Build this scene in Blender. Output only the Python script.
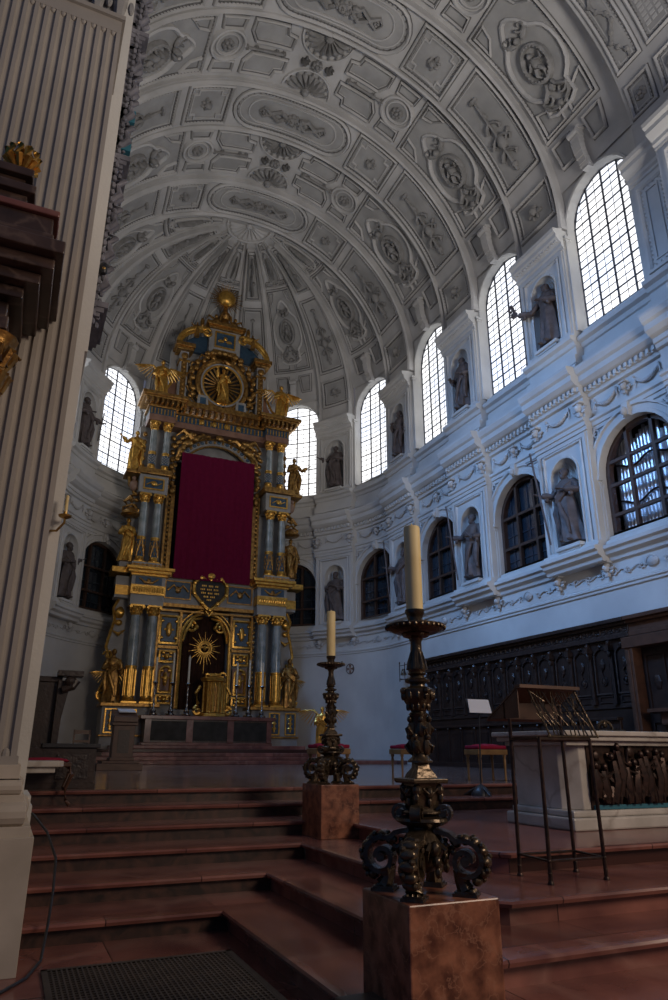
import bpy, math, random
from math import pi, sin, cos, tan, radians as rad, sqrt, atan2
from mathutils import Vector, Matrix
for o in list(bpy.data.objects): bpy.data.objects.remove(o)
SC = bpy.context.scene
COL = SC.collection
RND = random.Random(7)

# ---------------------------------------------------------------- camera
cam_d = bpy.data.cameras.new('camera'); cam = bpy.data.objects.new('camera', cam_d); COL.objects.link(cam)
CAMZ = 1.47
yaw, pitch, roll = rad(23.794), rad(19.267), rad(0.282)
fw = Vector((sin(yaw)*cos(pitch), cos(yaw)*cos(pitch), sin(pitch)))
rt = Vector((cos(yaw), -sin(yaw), 0)); up = rt.cross(fw)
r2 = rt*cos(roll) + up*sin(roll); u2 = -rt*sin(roll) + up*cos(roll)
Mc = Matrix((r2, u2, -fw)).transposed().to_4x4(); Mc.translation = (0, 0, CAMZ)
cam.matrix_world = Mc
cam_d.sensor_fit = 'VERTICAL'; cam_d.sensor_height = 36; cam_d.sensor_width = 24
cam_d.lens = 691.79/1000*36
cam_d.shift_x = (334-327.79)/1000; cam_d.shift_y = (508.95-500)/1000
cam_d.clip_start = 0.05; cam_d.clip_end = 300
SC.camera = cam

# ---------------------------------------------------------------- daylight and added fills
SC.view_settings.view_transform = 'Standard'; SC.view_settings.look = 'None'
SC.view_settings.gamma = 1; SC.view_settings.use_curve_mapping = False
SC.view_settings.exposure = 0.0
W = bpy.data.worlds.new('nave_fill'); SC.world = W; W.use_nodes = True
nt = W.node_tree; nt.nodes.clear()
wo = nt.nodes.new('ShaderNodeOutputWorld'); bg = nt.nodes.new('ShaderNodeBackground')
tc = nt.nodes.new('ShaderNodeTexCoord'); sx = nt.nodes.new('ShaderNodeSeparateXYZ')
mr = nt.nodes.new('ShaderNodeMapRange'); mr.inputs['From Min'].default_value = -0.9; mr.inputs['From Max'].default_value = 0.5
mx = nt.nodes.new('ShaderNodeMix'); mx.data_type = 'RGBA'
mx.inputs['A'].default_value = (0.08, 0.26, 0.70, 1); mx.inputs['B'].default_value = (0.36, 0.32, 0.32, 1)
nt.links.new(tc.outputs['Generated'], sx.inputs[0]); nt.links.new(sx.outputs['X'], mr.inputs['Value'])
nt.links.new(mr.outputs[0], mx.inputs['Factor']); nt.links.new(mx.outputs['Result'], bg.inputs['Color'])
bg.inputs['Strength'].default_value = 0.26
nt.links.new(bg.outputs[0], wo.inputs[0])
PANE_EMIT = 1.5

def area(name, loc, target, sx_, sy_, power, color):
    l = bpy.data.lights.new(name, 'AREA'); l.shape = 'RECTANGLE'; l.size = sx_; l.size_y = sy_
    l.energy = power; l.color = color
    o = bpy.data.objects.new(name, l); COL.objects.link(o); o.location = loc
    o.rotation_euler = (Vector(target)-Vector(loc)).to_track_quat('-Z', 'Y').to_euler()
    return o
# daylight of the two clerestory windows of the left choir wall (built below); two added fills behind the viewer follow
for y_ in (12.44, 17.33):
    area('clerestory_daylight', (.05, y_, 16.3), (13.5, y_+1.0, 4.5), 2.4, 4.6, 560, (.20, .46, 1.0)).data.spread = rad(92)
area('nave_fill', (10.5, -3.5, 3.2), (10.5, 10.5, 21), 6, 3.5, 950, (1.0, .945, .89)).data.spread = rad(110)  # added unseen fill that brightens the vault from below
area('foreground_warm_fill', (8.5, -4, 7), (5.0, 5, 0.5), 3, 4, 620, (1.0, 0.80, 0.63))  # added warm fill for steps and foreground, no window stands there

# ---------------------------------------------------------------- materials
def mat(name, c1, c2=None, scale=4, rough=.7, metal=0, bump=0, bscale=None, detail=6, spec=.5, vein=None, dist=0):
    m = bpy.data.materials.new(name); m.use_nodes = True; t = m.node_tree; b = t.nodes['Principled BSDF']
    b.inputs['Roughness'].default_value = rough; b.inputs['Metallic'].default_value = metal
    b.inputs['Specular IOR Level'].default_value = spec
    b.inputs['Base Color'].default_value = (*c1, 1)
    if c2:
        g = t.nodes.new('ShaderNodeTexCoord'); n = t.nodes.new('ShaderNodeTexNoise'); r = t.nodes.new('ShaderNodeValToRGB')
        n.inputs['Scale'].default_value = scale; n.inputs['Detail'].default_value = detail; n.inputs['Distortion'].default_value = dist
        r.color_ramp.elements[0].position = .35; r.color_ramp.elements[1].position = .68
        r.color_ramp.elements[0].color = (*c1, 1); r.color_ramp.elements[1].color = (*c2, 1)
        t.links.new(g.outputs['Object'], n.inputs['Vector']); t.links.new(n.outputs['Fac'], r.inputs[0]); out = r.outputs[0]
        if vein:
            v = t.nodes.new('ShaderNodeTexVoronoi'); v.feature = 'DISTANCE_TO_EDGE'; v.inputs['Scale'].default_value = vein[1]
            n2 = t.nodes.new('ShaderNodeTexNoise'); n2.inputs['Scale'].default_value = vein[1]*1.5; n2.inputs['Detail'].default_value = 5
            mv = t.nodes.new('ShaderNodeMix'); mv.data_type = 'RGBA'; mv.inputs['Factor'].default_value = .35
            t.links.new(g.outputs['Object'], n2.inputs['Vector']); t.links.new(g.outputs['Object'], mv.inputs['A']); t.links.new(n2.outputs['Color'], mv.inputs['B'])
            t.links.new(mv.outputs['Result'], v.inputs['Vector'])
            rr = t.nodes.new('ShaderNodeValToRGB'); rr.color_ramp.elements[0].position = 0; rr.color_ramp.elements[1].position = .035
            rr.color_ramp.elements[0].color = (.75, .75, .75, 1); rr.color_ramp.elements[1].color = (0, 0, 0, 1)
            t.links.new(v.outputs['Distance'], rr.inputs[0])
            m3 = t.nodes.new('ShaderNodeMix'); m3.data_type = 'RGBA'; m3.inputs['B'].default_value = (*vein[0], 1)
            t.links.new(rr.outputs[0], m3.inputs['Factor']); t.links.new(out, m3.inputs['A']); out = m3.outputs['Result']
        t.links.new(out, b.inputs['Base Color'])
        if bump:
            n3 = t.nodes.new('ShaderNodeTexNoise'); n3.inputs['Scale'].default_value = bscale or scale*4; n3.inputs['Detail'].default_value = 4
            bp = t.nodes.new('ShaderNodeBump'); bp.inputs['Strength'].default_value = bump; bp.inputs['Distance'].default_value = .02
            t.links.new(g.outputs['Object'], n3.inputs['Vector']); t.links.new(n3.outputs['Fac'], bp.inputs['Height']); t.links.new(bp.outputs[0], b.inputs['Normal'])
    return m
M = dict(
 plaster=mat('plaster', (.50, .49, .47), (.62, .61, .58), .6, .85, bump=.15, bscale=30),
 stucco=mat('stucco_grey', (.42, .41, .395), (.55, .535, .515), .8, .85, bump=.15, bscale=25),
 dust_shade=mat('dusty_shade_stucco', (.13, .125, .12), (.20, .195, .19), 3, .9),  # dusty bead tone, also paints the groove shade along mouldings
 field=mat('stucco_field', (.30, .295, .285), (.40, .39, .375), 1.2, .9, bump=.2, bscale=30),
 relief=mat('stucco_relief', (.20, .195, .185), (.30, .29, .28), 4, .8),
 statue=mat('fired_clay', (.072, .056, .053), (.13, .102, .096), 5, .6, bump=.2),
 gold=mat('gilding', (.78, .46, .10), (.48, .25, .05), 9, .30, .8, bump=.35, bscale=22),
 darkgold=mat('worn_gilding', (.46, .26, .07), (.17, .085, .028), 8, .36, .8, bump=.4, bscale=25),
 blue=mat('blue_panel', (.02, .05, .09), (.04, .085, .13), 6, .4),
 bluem=mat('blue_grey_marble', (.20, .235, .24), (.40, .43, .42), 3, .2, detail=8, metal=.25),
 stone=mat('altar_stone', (.24, .235, .225), (.34, .33, .31), 2, .6),
 rosestone=mat('rose_stone', (.17, .085, .055), (.26, .14, .09), 3, .5),
 crimson=mat('crimson_cloth', (.105, .0045, .026), (.125, .006, .031), 5, .95, spec=.1),
 cushion=mat('red_cushion', (.20, .006, .025), (.26, .01, .035), 12, .85, spec=.2),
 black=mat('dark_void', (.006, .006, .007), None, rough=.9),
 blackp=mat('black_paint', (.012, .013, .016), (.02, .02, .024), 8, .4),
 brownc=mat('brown_curtain', (.03, .014, .010), (.05, .022, .015), 6, .9, spec=.1),
 bronze=mat('dark_bronze', (.050, .036, .024), (.12, .085, .050), 7, .27, .65, bump=.3, bscale=30),
 iron=mat('wrought_iron', (.024, .016, .013), (.065, .034, .024), 20, .42, .6),
 wood=mat('dark_oak', (.016, .0085, .007), (.034, .018, .013), 3, .42, bump=.2, bscale=20),
 woodc=mat('carved_oak', (.018, .012, .011), (.045, .029, .024), 9, .38, bump=.5, bscale=18),
 woodm=mat('brown_wood', (.06, .027, .016), (.10, .045, .026), 5, .45),
 winwood=mat('window_oak', (.045, .024, .017), (.075, .04, .027), 6, .5),
 redm=mat('red_marble', (.135, .050, .042), (.27, .108, .082), 2.3, .22, detail=9, vein=((.25, .12, .095), .8)),
 redp=mat('red_marble_block', (.085, .026, .015), (.32, .125, .068), 11, .28, detail=10, vein=((.30, .14, .085), 6)),
 riser=mat('mottled_riser', (.022, .014, .011), (.085, .040, .028), 5, .4, detail=10, dist=1.5),
 cfloor=mat('choir_floor_marble', (.10, .065, .055), (.26, .18, .155), 2.2, .16, detail=8),
 brownm=mat('brown_marble', (.030, .018, .013), (.075, .045, .034), 3, .3, detail=9, vein=((.12, .08, .06), 2)),
 blackm=mat('black_marble', (.010, .010, .009), (.03, .028, .026), 3, .5, detail=9, spec=.25),
 creamm=mat('cream_marble', (.36, .33, .29), (.52, .48, .43), 2.5, .35, detail=9, vein=((.30, .26, .22), 1.4)),
 warmstone=mat('warm_plaster', (.29, .262, .228), (.38, .342, .30), 1.0, .75, bump=.1, bscale=20),
 wax=mat('beeswax', (.72, .56, .26), (.80, .65, .33), 5, .55),
 waxw=mat('white_wax', (.65, .60, .48), None, rough=.5),
 silver=mat('silver', (.35, .35, .36), (.20, .20, .21), 10, .25, 1),
 pipe=mat('pipe_tin', (.80, .84, .90), (.62, .66, .74), 3, .3, .6),
 paper=mat('paper', (.62, .62, .64), None, rough=.7),
 darkglass=mat('dark_glass', (.012, .018, .028), (.03, .045, .06), 1.5, .10, spec=.9),
 brass=mat('brass', (.45, .28, .09), None, rough=.35, metal=1),
 lead=mat('lead_bars', (.03, .035, .05), None, rough=.6),
 flesh=mat('painted_flesh', (.30, .19, .14), None, rough=.5),
 purplegrey=mat('dark_stucco', (.10, .10, .12), (.19, .185, .21), 6, .7, bump=.3),
 beige=mat('beige_limestone', (.44, .375, .29), (.58, .50, .40), 2, .5, detail=8),
 teal=mat('teal_field', (.03, .14, .19), None, rough=.5),
)
def pane_material():
    m = bpy.data.materials.new('bright_pane'); m.use_nodes = True; t = m.node_tree
    b = t.nodes['Principled BSDF']; g = t.nodes.new('ShaderNodeTexCoord'); n = t.nodes.new('ShaderNodeTexNoise'); r = t.nodes.new('ShaderNodeValToRGB')
    n.inputs['Scale'].default_value = .5
    r.color_ramp.elements[0].color = (.74, .82, 1, 1); r.color_ramp.elements[1].color = (1, .985, .97, 1)
    r.color_ramp.elements[0].position = .3; r.color_ramp.elements[1].position = .6
    t.links.new(g.outputs['Object'], n.inputs['Vector']); t.links.new(n.outputs['Fac'], r.inputs[0])
    t.links.new(r.outputs[0], b.inputs['Emission Color']); b.inputs['Emission Strength'].default_value = PANE_EMIT
    b.inputs['Base Color'].default_value = (.6, .65, .7, 1); return m
M['pane'] = pane_material()
def add_joints(m, w, h, col, mort=.006):
    t = m.node_tree; b = t.nodes['Principled BSDF']; src = b.inputs['Base Color'].links[0].from_socket
    g = t.nodes.new('ShaderNodeTexCoord'); k = t.nodes.new('ShaderNodeTexBrick'); k.inputs['Scale'].default_value = 1
    k.inputs['Brick Width'].default_value = w; k.inputs['Row Height'].default_value = h; k.inputs['Mortar Size'].default_value = mort
    k.inputs['Color1'].default_value = (0, 0, 0, 1); k.inputs['Color2'].default_value = (0, 0, 0, 1); k.inputs['Mortar'].default_value = (1, 1, 1, 1)
    k2 = t.nodes.new('ShaderNodeTexBrick'); k2.inputs['Scale'].default_value = 1; k2.inputs['Brick Width'].default_value = w; k2.inputs['Row Height'].default_value = h; k2.inputs['Mortar Size'].default_value = 0
    k2.inputs['Color1'].default_value = (.72, .72, .72, 1); k2.inputs['Color2'].default_value = (1.15, 1.15, 1.15, 1)
    m1 = t.nodes.new('ShaderNodeMix'); m1.data_type = 'RGBA'; m1.blend_type = 'MULTIPLY'; m1.inputs['Factor'].default_value = 1
    m2 = t.nodes.new('ShaderNodeMix'); m2.data_type = 'RGBA'; m2.inputs['B'].default_value = (*col, 1)
    for q in (k, k2): t.links.new(g.outputs['Object'], q.inputs['Vector'])
    t.links.new(src, m1.inputs['A']); t.links.new(k2.outputs['Color'], m1.inputs['B']); t.links.new(m1.outputs['Result'], m2.inputs['A'])
    t.links.new(k.outputs['Color'], m2.inputs['Factor']); t.links.new(m2.outputs['Result'], b.inputs['Base Color'])
add_joints(M['redm'], 1.9, 1.35, (.05, .02, .016)); add_joints(M['cfloor'], 1.1, .55, (.04, .025, .02))

# ---------------------------------------------------------------- mesh helpers
def I3(a, b, c): return (a, b, c)
class MB:
    def __init__(s, fn=None): s.v = []; s.f = []; s.fn = fn; s.T = None
    def add(s, vs, fs):
        o = len(s.v)
        for p in vs:
            if s.T is not None: p = s.T @ Vector(p)
            s.v.append(tuple(s.fn(*p)) if s.fn else tuple(p))
        s.f += [tuple(i+o for i in f) for f in fs]
    def box(s, c, d, rz=0, taper=1):
        x, y, z = d[0]/2, d[1]/2, d[2]/2; vs = []
        for k in (-1, 1):
            t = taper if k == 1 else 1
            for a, b in ((-1, -1), (1, -1), (1, 1), (-1, 1)):
                px, py = a*x*t, b*y*t
                vs.append((c[0]+px*cos(rz)-py*sin(rz), c[1]+px*sin(rz)+py*cos(rz), c[2]+k*z))
        s.add(vs, [(3, 2, 1, 0), (4, 5, 6, 7), (0, 1, 5, 4), (1, 2, 6, 5), (2, 3, 7, 6), (3, 0, 4, 7)])
    def bx(s, x0, x1, y0, y1, z0, z1): s.box(((x0+x1)/2, (y0+y1)/2, (z0+z1)/2), (x1-x0, y1-y0, z1-z0))
    def lathe(s, prof, c=(0, 0, 0), n=16, sq=None):
        vs = []; m = len(prof)
        for r, z in prof:
            for i in range(n):
                a = 2*pi*i/n + (pi/4 if n == 4 else 0); vs.append((c[0]+r*cos(a), c[1]+r*sin(a), c[2]+z))
        fs = [(j*n+i, j*n+(i+1) % n, (j+1)*n+(i+1) % n, (j+1)*n+i) for j in range(m-1) for i in range(n)]
        fs += [tuple(range(n-1, -1, -1)), tuple((m-1)*n+i for i in range(n))]
        s.add(vs, fs)
    def tube(s, pts, rad_, n=6, flat=None):
        P = [Vector(p) for p in pts]; R = rad_ if isinstance(rad_, (list, tuple)) else [rad_]*len(P)
        vs = []; ref = None
        for i, p in enumerate(P):
            t = (P[min(i+1, len(P)-1)] - P[max(i-1, 0)])
            if t.length < 1e-9: t = Vector((0, 0, 1))
            t.normalize()
            if ref is None: ref = Vector((0, 0, 1)) if abs(t.z) < .9 else Vector((1, 0, 0))
            a = t.cross(ref)
            if a.length < 1e-6: a = t.cross(Vector((0, 1, .3)))
            a.normalize(); b = t.cross(a); ref = -b if False else ref
            for k in range(n):
                g = 2*pi*k/n + pi/n; vs.append(tuple(p + a*cos(g)*R[i] + b*sin(g)*R[i]*(flat or 1)))
        m = len(P)
        fs = [(j*n+i, j*n+(i+1) % n, (j+1)*n+(i+1) % n, (j+1)*n+i) for j in range(m-1) for i in range(n)]
        fs += [tuple(range(n-1, -1, -1)), tuple((m-1)*n+i for i in range(n))]
        s.add(vs, fs)
    def ell(s, c, r, nu=8, nv=5, rz=0, tilt=0):
        vs = [(0, 0, -1)]
        for j in range(1, nv):
            t = -pi/2+pi*j/nv
            for i in range(nu): a = 2*pi*i/nu; vs.append((cos(t)*cos(a), cos(t)*sin(a), sin(t)))
        vs.append((0, 0, 1))
        T = Matrix.Translation(c) @ Matrix.Rotation(rz, 4, 'Z') @ Matrix.Rotation(tilt, 4, 'Y') @ Matrix.Diagonal((r[0], r[1], r[2], 1))
        vs = [tuple(T @ Vector(v)) for v in vs]
        fs = [(0, 1+(i+1) % nu, 1+i) for i in range(nu)]
        for j in range(nv-2):
            for i in range(nu): a = 1+j*nu; fs.append((a+i, a+(i+1) % nu, a+nu+(i+1) % nu, a+nu+i))
        a = 1+(nv-2)*nu; fs += [(a+i, a+(i+1) % nu, len(vs)-1) for i in range(nu)]
        s.add(vs, fs)
    def prism(s, poly, h0, h1, ax=(0, 1, 2)):
        # poly in two coordinates, extruded along the third; ax says where (a,b,h) go
        n = len(poly); vs = []
        for h in (h0, h1):
            for a, b in poly:
                q = [0, 0, 0]; q[ax[0]] = a; q[ax[1]] = b; q[ax[2]] = h; vs.append(tuple(q))
        s.add(vs, [tuple(range(n-1, -1, -1)), tuple(range(n, 2*n))] + [(i, (i+1) % n, n+(i+1) % n, n+i) for i in range(n)])
    def sweep(s, path, prof, closed=True, ax=(0, 1, 2)):
        # path in (a,b); prof list of (offset to the left of travel, h)
        P = [Vector(p) for p in path]; n = len(P); m = len(prof); vs = []
        for i in range(n):
            if closed: d0 = P[i]-P[i-1]; d1 = P[(i+1) % n]-P[i]
            else: d0 = P[i]-P[max(i-1, 0)]; d1 = P[min(i+1, n-1)]-P[i]
            if d0.length < 1e-9: d0 = d1
            if d1.length < 1e-9: d1 = d0
            d0.normalize(); d1.normalize()
            n0 = Vector((-d0.y, d0.x)); n1 = Vector((-d1.y, d1.x)); nn = n0+n1
            if nn.length < 1e-6: nn = n0
            nn.normalize(); k = 1/max(.35, nn.dot(n0))
            for o_, h in prof:
                q = P[i]+nn*o_*k; r = [0, 0, 0]; r[ax[0]] = q.x; r[ax[1]] = q.y; r[ax[2]] = h; vs.append(tuple(r))
        fs = []
        for i in range(n if closed else n-1):
            a = i*m; b = ((i+1) % n)*m
            for j in range(m): fs.append((a+j, a+(j+1) % m, b+(j+1) % m, b+j))
        if not closed: fs += [tuple(range(m)), tuple(range((n-1)*m+m-1, (n-1)*m-1, -1))]
        s.add(vs, fs)
    def grid(s, f, nu, nv):
        vs = [f(i/nu, j/nv) for j in range(nv+1) for i in range(nu+1)]
        s.add(vs, [(j*(nu+1)+i, j*(nu+1)+i+1, (j+1)*(nu+1)+i+1, (j+1)*(nu+1)+i) for j in range(nv) for i in range(nu)])
    def build(s, name, m, parent=None, smooth=False, kind=None, loc=None, rz=None, bevel=0):
        me = bpy.data.meshes.new(name); me.from_pydata(s.v, [], s.f); me.update()
        import bmesh
        b = bmesh.new(); b.from_mesh(me); bmesh.ops.recalc_face_normals(b, faces=b.faces); b.to_mesh(me); b.free()
        me.materials.append(M[m] if isinstance(m, str) else m)
        if smooth:
            for p in me.polygons: p.use_smooth = True
            try: me.set_sharp_from_angle(angle=rad(40))
            except Exception: pass
        o = bpy.data.objects.new(name, me); COL.objects.link(o)
        if parent: o.parent = parent
        if kind: o['kind'] = kind
        if loc: o.location = loc
        if rz is not None: o.rotation_euler = (0, 0, rz)
        if bevel:
            bm_ = o.modifiers.new('bevel', 'BEVEL'); bm_.width = bevel; bm_.segments = 2; bm_.limit_method = 'ANGLE'
        return o
def tag(o, label, cat, group=None):
    o['label'] = label; o['category'] = cat
    if group: o['group'] = group
    return o
def thing(name, label, cat, loc=(0, 0, 0), rz=0, group=None):
    o = bpy.data.objects.new(name, None); COL.objects.link(o); o.location = loc; o.rotation_euler = (0, 0, rz)
    o.empty_display_size = .2
    return tag(o, label, cat, group)
def copy_tree(o, parent=None):
    c = o.copy(); COL.objects.link(c); c.parent = parent
    for ch in [x for x in bpy.data.objects if x.parent == o]: copy_tree(ch, c)
    return c
def kids(o): return [x for x in bpy.data.objects if x.parent == o]
def copy_thing(o, loc, rz, label, scale=None):
    chs = kids(o); c = o.copy(); COL.objects.link(c); c.location = loc; c.rotation_euler = (0, 0, rz); c['label'] = label
    if scale: c.scale = (scale,)*3
    for ch in chs:
        d = ch.copy(); g = kids(ch); COL.objects.link(d); d.parent = c
        for e in g: h = e.copy(); COL.objects.link(h); h.parent = d
    return c
def arcpts(cx, cz, r, a0, a1, n, ry=None):
    return [(cx+r*cos(a0+(a1-a0)*i/n), cz+(ry or r)*sin(a0+(a1-a0)*i/n)) for i in range(n+1)]
def spiral(c, r0, turns, a0, n=22, r1=.12, sgn=1):
    return [(c[0]+(r0+(r1*r0-r0)*i/n)*cos(a0+sgn*turns*2*pi*i/n), c[1]+(r0+(r1*r0-r0)*i/n)*sin(a0+sgn*turns*2*pi*i/n)) for i in range(n+1)]

# ---------------------------------------------------------------- the geometry of the choir
YC, XA, RA = 26.16, 7.4, 7.05
XR, XL, XCB = 14.7, -0.1, 7.12
ZC, BV = 18.29, 7.15
Y0 = 7.0
LR = YC-Y0; LA = pi*RA
def apse_xy(phi, dd=0):
    s = sin(phi); e = (.25 if s > 0 else -.45)*abs(s)**8
    return XA+(RA-dd)*s+e, YC+(RA-dd)*cos(phi)
def Wm(s, z, h=0):
    """wall: s along the wall, h towards the room. s=0 at y=YC on the right, negative towards the viewer"""
    if s <= 0: return (XR-h, YC+s, z)
    if s >= LA: return (XL+h, YC-(s-LA), z)
    x, y = apse_xy(pi/2-s/RA, h); return (x, y, z)
def Vb(a, y, h=0):
    """barrel vault: a = arc length from the crown towards +x (angle*RA), y along the choir"""
    th = pi/2-a/RA; k = min(1, max(0, (y-19)/(YC-19))); k = k*k*(3-2*k); xc = XCB+(XA-XCB)*k
    hw = (XR-xc) if cos(th) > 0 else (xc-XL+(.36*(1-k)))
    return (xc+(hw-h)*cos(th), y, ZC+(BV-h)*sin(th))
def Vd(phi0):
    def f(a, b, h=0):
        """dome: a = elevation arc length from the springing, b = lateral metres at the springing; converge at crown"""
        th = a/RA; phi = phi0+b/RA; x, y = apse_xy(phi)
        k = (RA-h)/RA*cos(th)
        return (XA+(x-XA)*k, YC+(y-YC)*k, ZC+(BV-h)*sin(th))
    return f
HW = 1.32
WY = [12.44, 17.33, 22.22]                       # centres of the windows of the right wall
S_WIN = [y-YC for y in WY] + [RA*rad(90-80.8), RA*rad(90-40.57), RA*rad(90), RA*rad(90+40.57), RA*rad(90+80.8)] + [LA+YC-WY[2]]
S_PIER = [(S_WIN[i]+S_WIN[i+1])/2 for i in range(len(S_WIN)-1)]
S_END0 = 10.35-YC; S_END1 = LA+YC-19.9
ZL0, ZLS, ZLA = 7.15, 8.97, 10.29                # lower windows: sill, spring, apex
ZU0, ZUS, ZUA = 13.85, 17.85, 19.17
PH = .3                                          # piers stand out

def arch_wall(mb, s0, s1, z0, z1, sc, hw, zs0, zsp, h=0, n=12, ds=.5):
    """flat wall s0..s1, z0..z1 with an arched hole"""
    def quad(a0, a1, b0, b1):
        k = max(1, int(math.ceil((a1-a0)/ds)))
        mb.grid(lambda u, v: (a0+(a1-a0)*u, b0+(b1-b0)*v, h), k, 1)
    quad(s0, sc-hw, z0, z1); quad(sc+hw, s1, z0, z1); quad(sc-hw, sc+hw, z0, zs0)
    P = [(sc-hw*cos(pi*i/n), zsp+hw*sin(pi*i/n)) for i in range(n+1)]
    vs = []; fs = []
    for i, (a, b) in enumerate(P): vs += [(a, b, h), (a, z1, h)]
    fs = [(2*i, 2*i+2, 2*i+3, 2*i+1) for i in range(n)]
    mb.add(vs, fs)
def arch_path(sc, hw, z0, zsp, n=14, bottom=False):
    p = [(sc-hw, z0)] + [(sc-hw*cos(pi*i/n), zsp+hw*sin(pi*i/n)) for i in range(n+1)] + [(sc+hw, z0)]
    return p
def reveal(mb, sc, hw, z0, zsp, h0, h1, n=14):
    p = arch_path(sc, hw, z0, zsp, n); p = p+[p[0]]
    vs = []
    for a, b in p: vs += [(a, b, h0), (a, b, h1)]
    mb.add(vs, [(2*i, 2*i+1, 2*i+3, 2*i+2) for i in range(len(p)-1)])

# -------- walls
def segs(a, b, step=.4):
    n = max(1, int(math.ceil(abs(b-a)/step))); return [a+(b-a)*i/n for i in range(n+1)]
def strip(mb, s0, s1, prof, base=0):
    """moulding along the wall: prof list (h,z), closed towards the wall; ends capped"""
    P = segs(s0, s1); m = len(prof); vs = []
    for s in P:
        for h, z in prof: vs.append((s, z, base+h))
    fs = [(i*m+j, i*m+(j+1) % m, (i+1)*m+(j+1) % m, (i+1)*m+j) for i in range(len(P)-1) for j in range(m)]
    fs += [tuple(range(m)), tuple((len(P)-1)*m+j for j in range(m-1, -1, -1))]
    mb.add(vs, fs)
ZP0 = 6.45                                       # the piers start here
def wall_side(k): return ['wall_right', 'wall_apse', 'wall_left'][k]
bounds = [(Y0-YC, 0.02), (0.02, LA-.02), (LA-.02, LA+YC-Y0)]
def which(s): return 0 if s < 0 else (1 if s < LA else 2)
wallm = [MB(Wm) for _ in range(3)]; nichem = [MB(Wm) for _ in range(3)]; corn = [MB(Wm) for _ in range(3)]
edges = []
PW = S_PIER[0]-S_WIN[0]-HW-.04                   # half width of a pier
bays = []
for i, s in enumerate(S_WIN):
    a = S_PIER[i-1]+PW if i else S_END0+.0
    b = S_PIER[i]-PW if i < len(S_PIER) else S_END1-.0
    bays.append((a, s, b))
for a, s, b in bays:
    w = wallm[which(s)]
    arch_wall(w, a, b, .9, 11.3, s, HW, ZL0, ZLS); arch_wall(w, a, b, 11.3, 19.6, s, HW, ZU0, ZUS)
    reveal(w, s, HW, ZL0, ZLS, 0, -.34); reveal(w, s, HW, ZU0, ZUS, 0, -.34)
NH, NZ0, NZS = .56, 0, 0
pier_n = []
for i, s in enumerate(S_PIER):
    w = wallm[which(s)]; nm = nichem[which(s)]
    a, b = s-PW, s+PW
    w.grid(lambda u, v: (a+(b-a)*u, .9+(ZP0-.9)*v, 0), 6, 1)
    for z0, z1, n0, nsp in ((ZP0, 11.6, 7.05, 9.35), (11.6, 17.68, 13.75, 15.95)):
        arch_wall(w, a, b, z0, z1, s, NH, n0, nsp, h=PH, n=10, ds=.35)
        for e in (a, b): w.grid(lambda u, v: (e, z0+(z1-z0)*v, PH*u), 1, 1)
        # niche: half cylinder with a quarter-sphere head, fluted like a shell
        D = .62
        def nic(u, v):
            t = pi*u; r = NH; return (s-r*cos(t), n0+(nsp-n0)*v, PH-D*sin(t))
        nm.grid(nic, 12, 2)
        def head(u, v):
            t = pi*u; e = pi/2*v; fl = 1-.20*abs(sin(t*9))*(1-v*.2)
            return (s-NH*cos(t)*cos(e)*1, nsp+NH*sin(e), PH-D*sin(t)*cos(e)*fl)
        nm.grid(head, 36, 6)
        nm.grid(lambda u, v: (s-NH+2*NH*u, n0, PH-.64*v), 4, 1)
    w.grid(lambda u, v: (a+(b-a)*u, ZP0, PH*v), 4, 1)
# plain wall near the viewer, both sides
for s0, s1, k in ((Y0-YC, S_END0, 0),):
    wallm[k].grid(lambda u, v: (s0+(s1-s0)*u, .9+18.4*v, 0), 3, 1)

# -------- mouldings
E_string = [(0, 5.66), (.05, 5.68), (.05, 5.74), (.09, 5.77), (.09, 5.82), (.03, 5.86), (0, 5.86)]
E_ledge = [(0, 6.42), (.08, 6.45), (.10, 6.55), (.22, 6.62), (.24, 6.72), (.32, 6.76), (.32, 6.86), (.16, 6.90), (.12, 7.02), (0, 7.04)]
E_arch = [(0, 10.42), (.05, 10.43), (.05, 10.55), (.09, 10.56), (.09, 10.68), (.15, 10.72), (.15, 10.8), (0, 10.82)]
E_corn = [(0, 11.5), (.10, 11.53), (.12, 11.64), (.17, 11.66), (.17, 11.80), (.30, 11.86), (.42, 11.96), (.42, 12.14), (.50, 12.2), (.56, 12.34), (.56, 12.42), (.2, 12.46), (.14, 12.62), (0, 12.64)]
E_sub = [(0, 12.64), (.12, 12.66), (.12, 12.95), (0, 12.97)]
E_sill = [(0, 13.25), (.06, 13.28), (.10, 13.4), (.22, 13.46), (.24, 13.58), (.06, 13.64), (.05, 13.74), (0, 13.76)]
E_cap = [(0, 16.85), (.04, 16.87), (.04, 16.95), (.10, 17.0), (.10, 17.12), (.16, 17.16), (.30, 17.28), (.30, 17.42), (.38, 17.48), (.40, 17.6), (.10, 17.66), (0, 17.7)]
for a, s, b in bays:
    c = corn[which(s)]
    for E in (E_ledge, E_arch, E_corn, E_sub, E_sill): strip(c, a, b, E, 0)
for s in S_PIER:
    c = corn[which(s)]
    for E in (E_ledge, E_arch, E_corn, E_sub, E_sill): strip(c, s-PW-.04, s+PW+.04, E, PH)
    strip(c, s-PW-.05, s+PW+.05, E_cap, PH)
for k, (s0, s1) in enumerate(((Y0-YC, 0), (0, LA), (LA, S_END1))):
    strip(corn[k], s0, s1, E_string, 0)
for s0, s1, k in ((Y0-YC, S_END0, 0),):
    for E in (E_ledge, E_arch, E_corn, E_sub, E_sill): strip(corn[k], s0, s1, E, 0)
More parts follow.
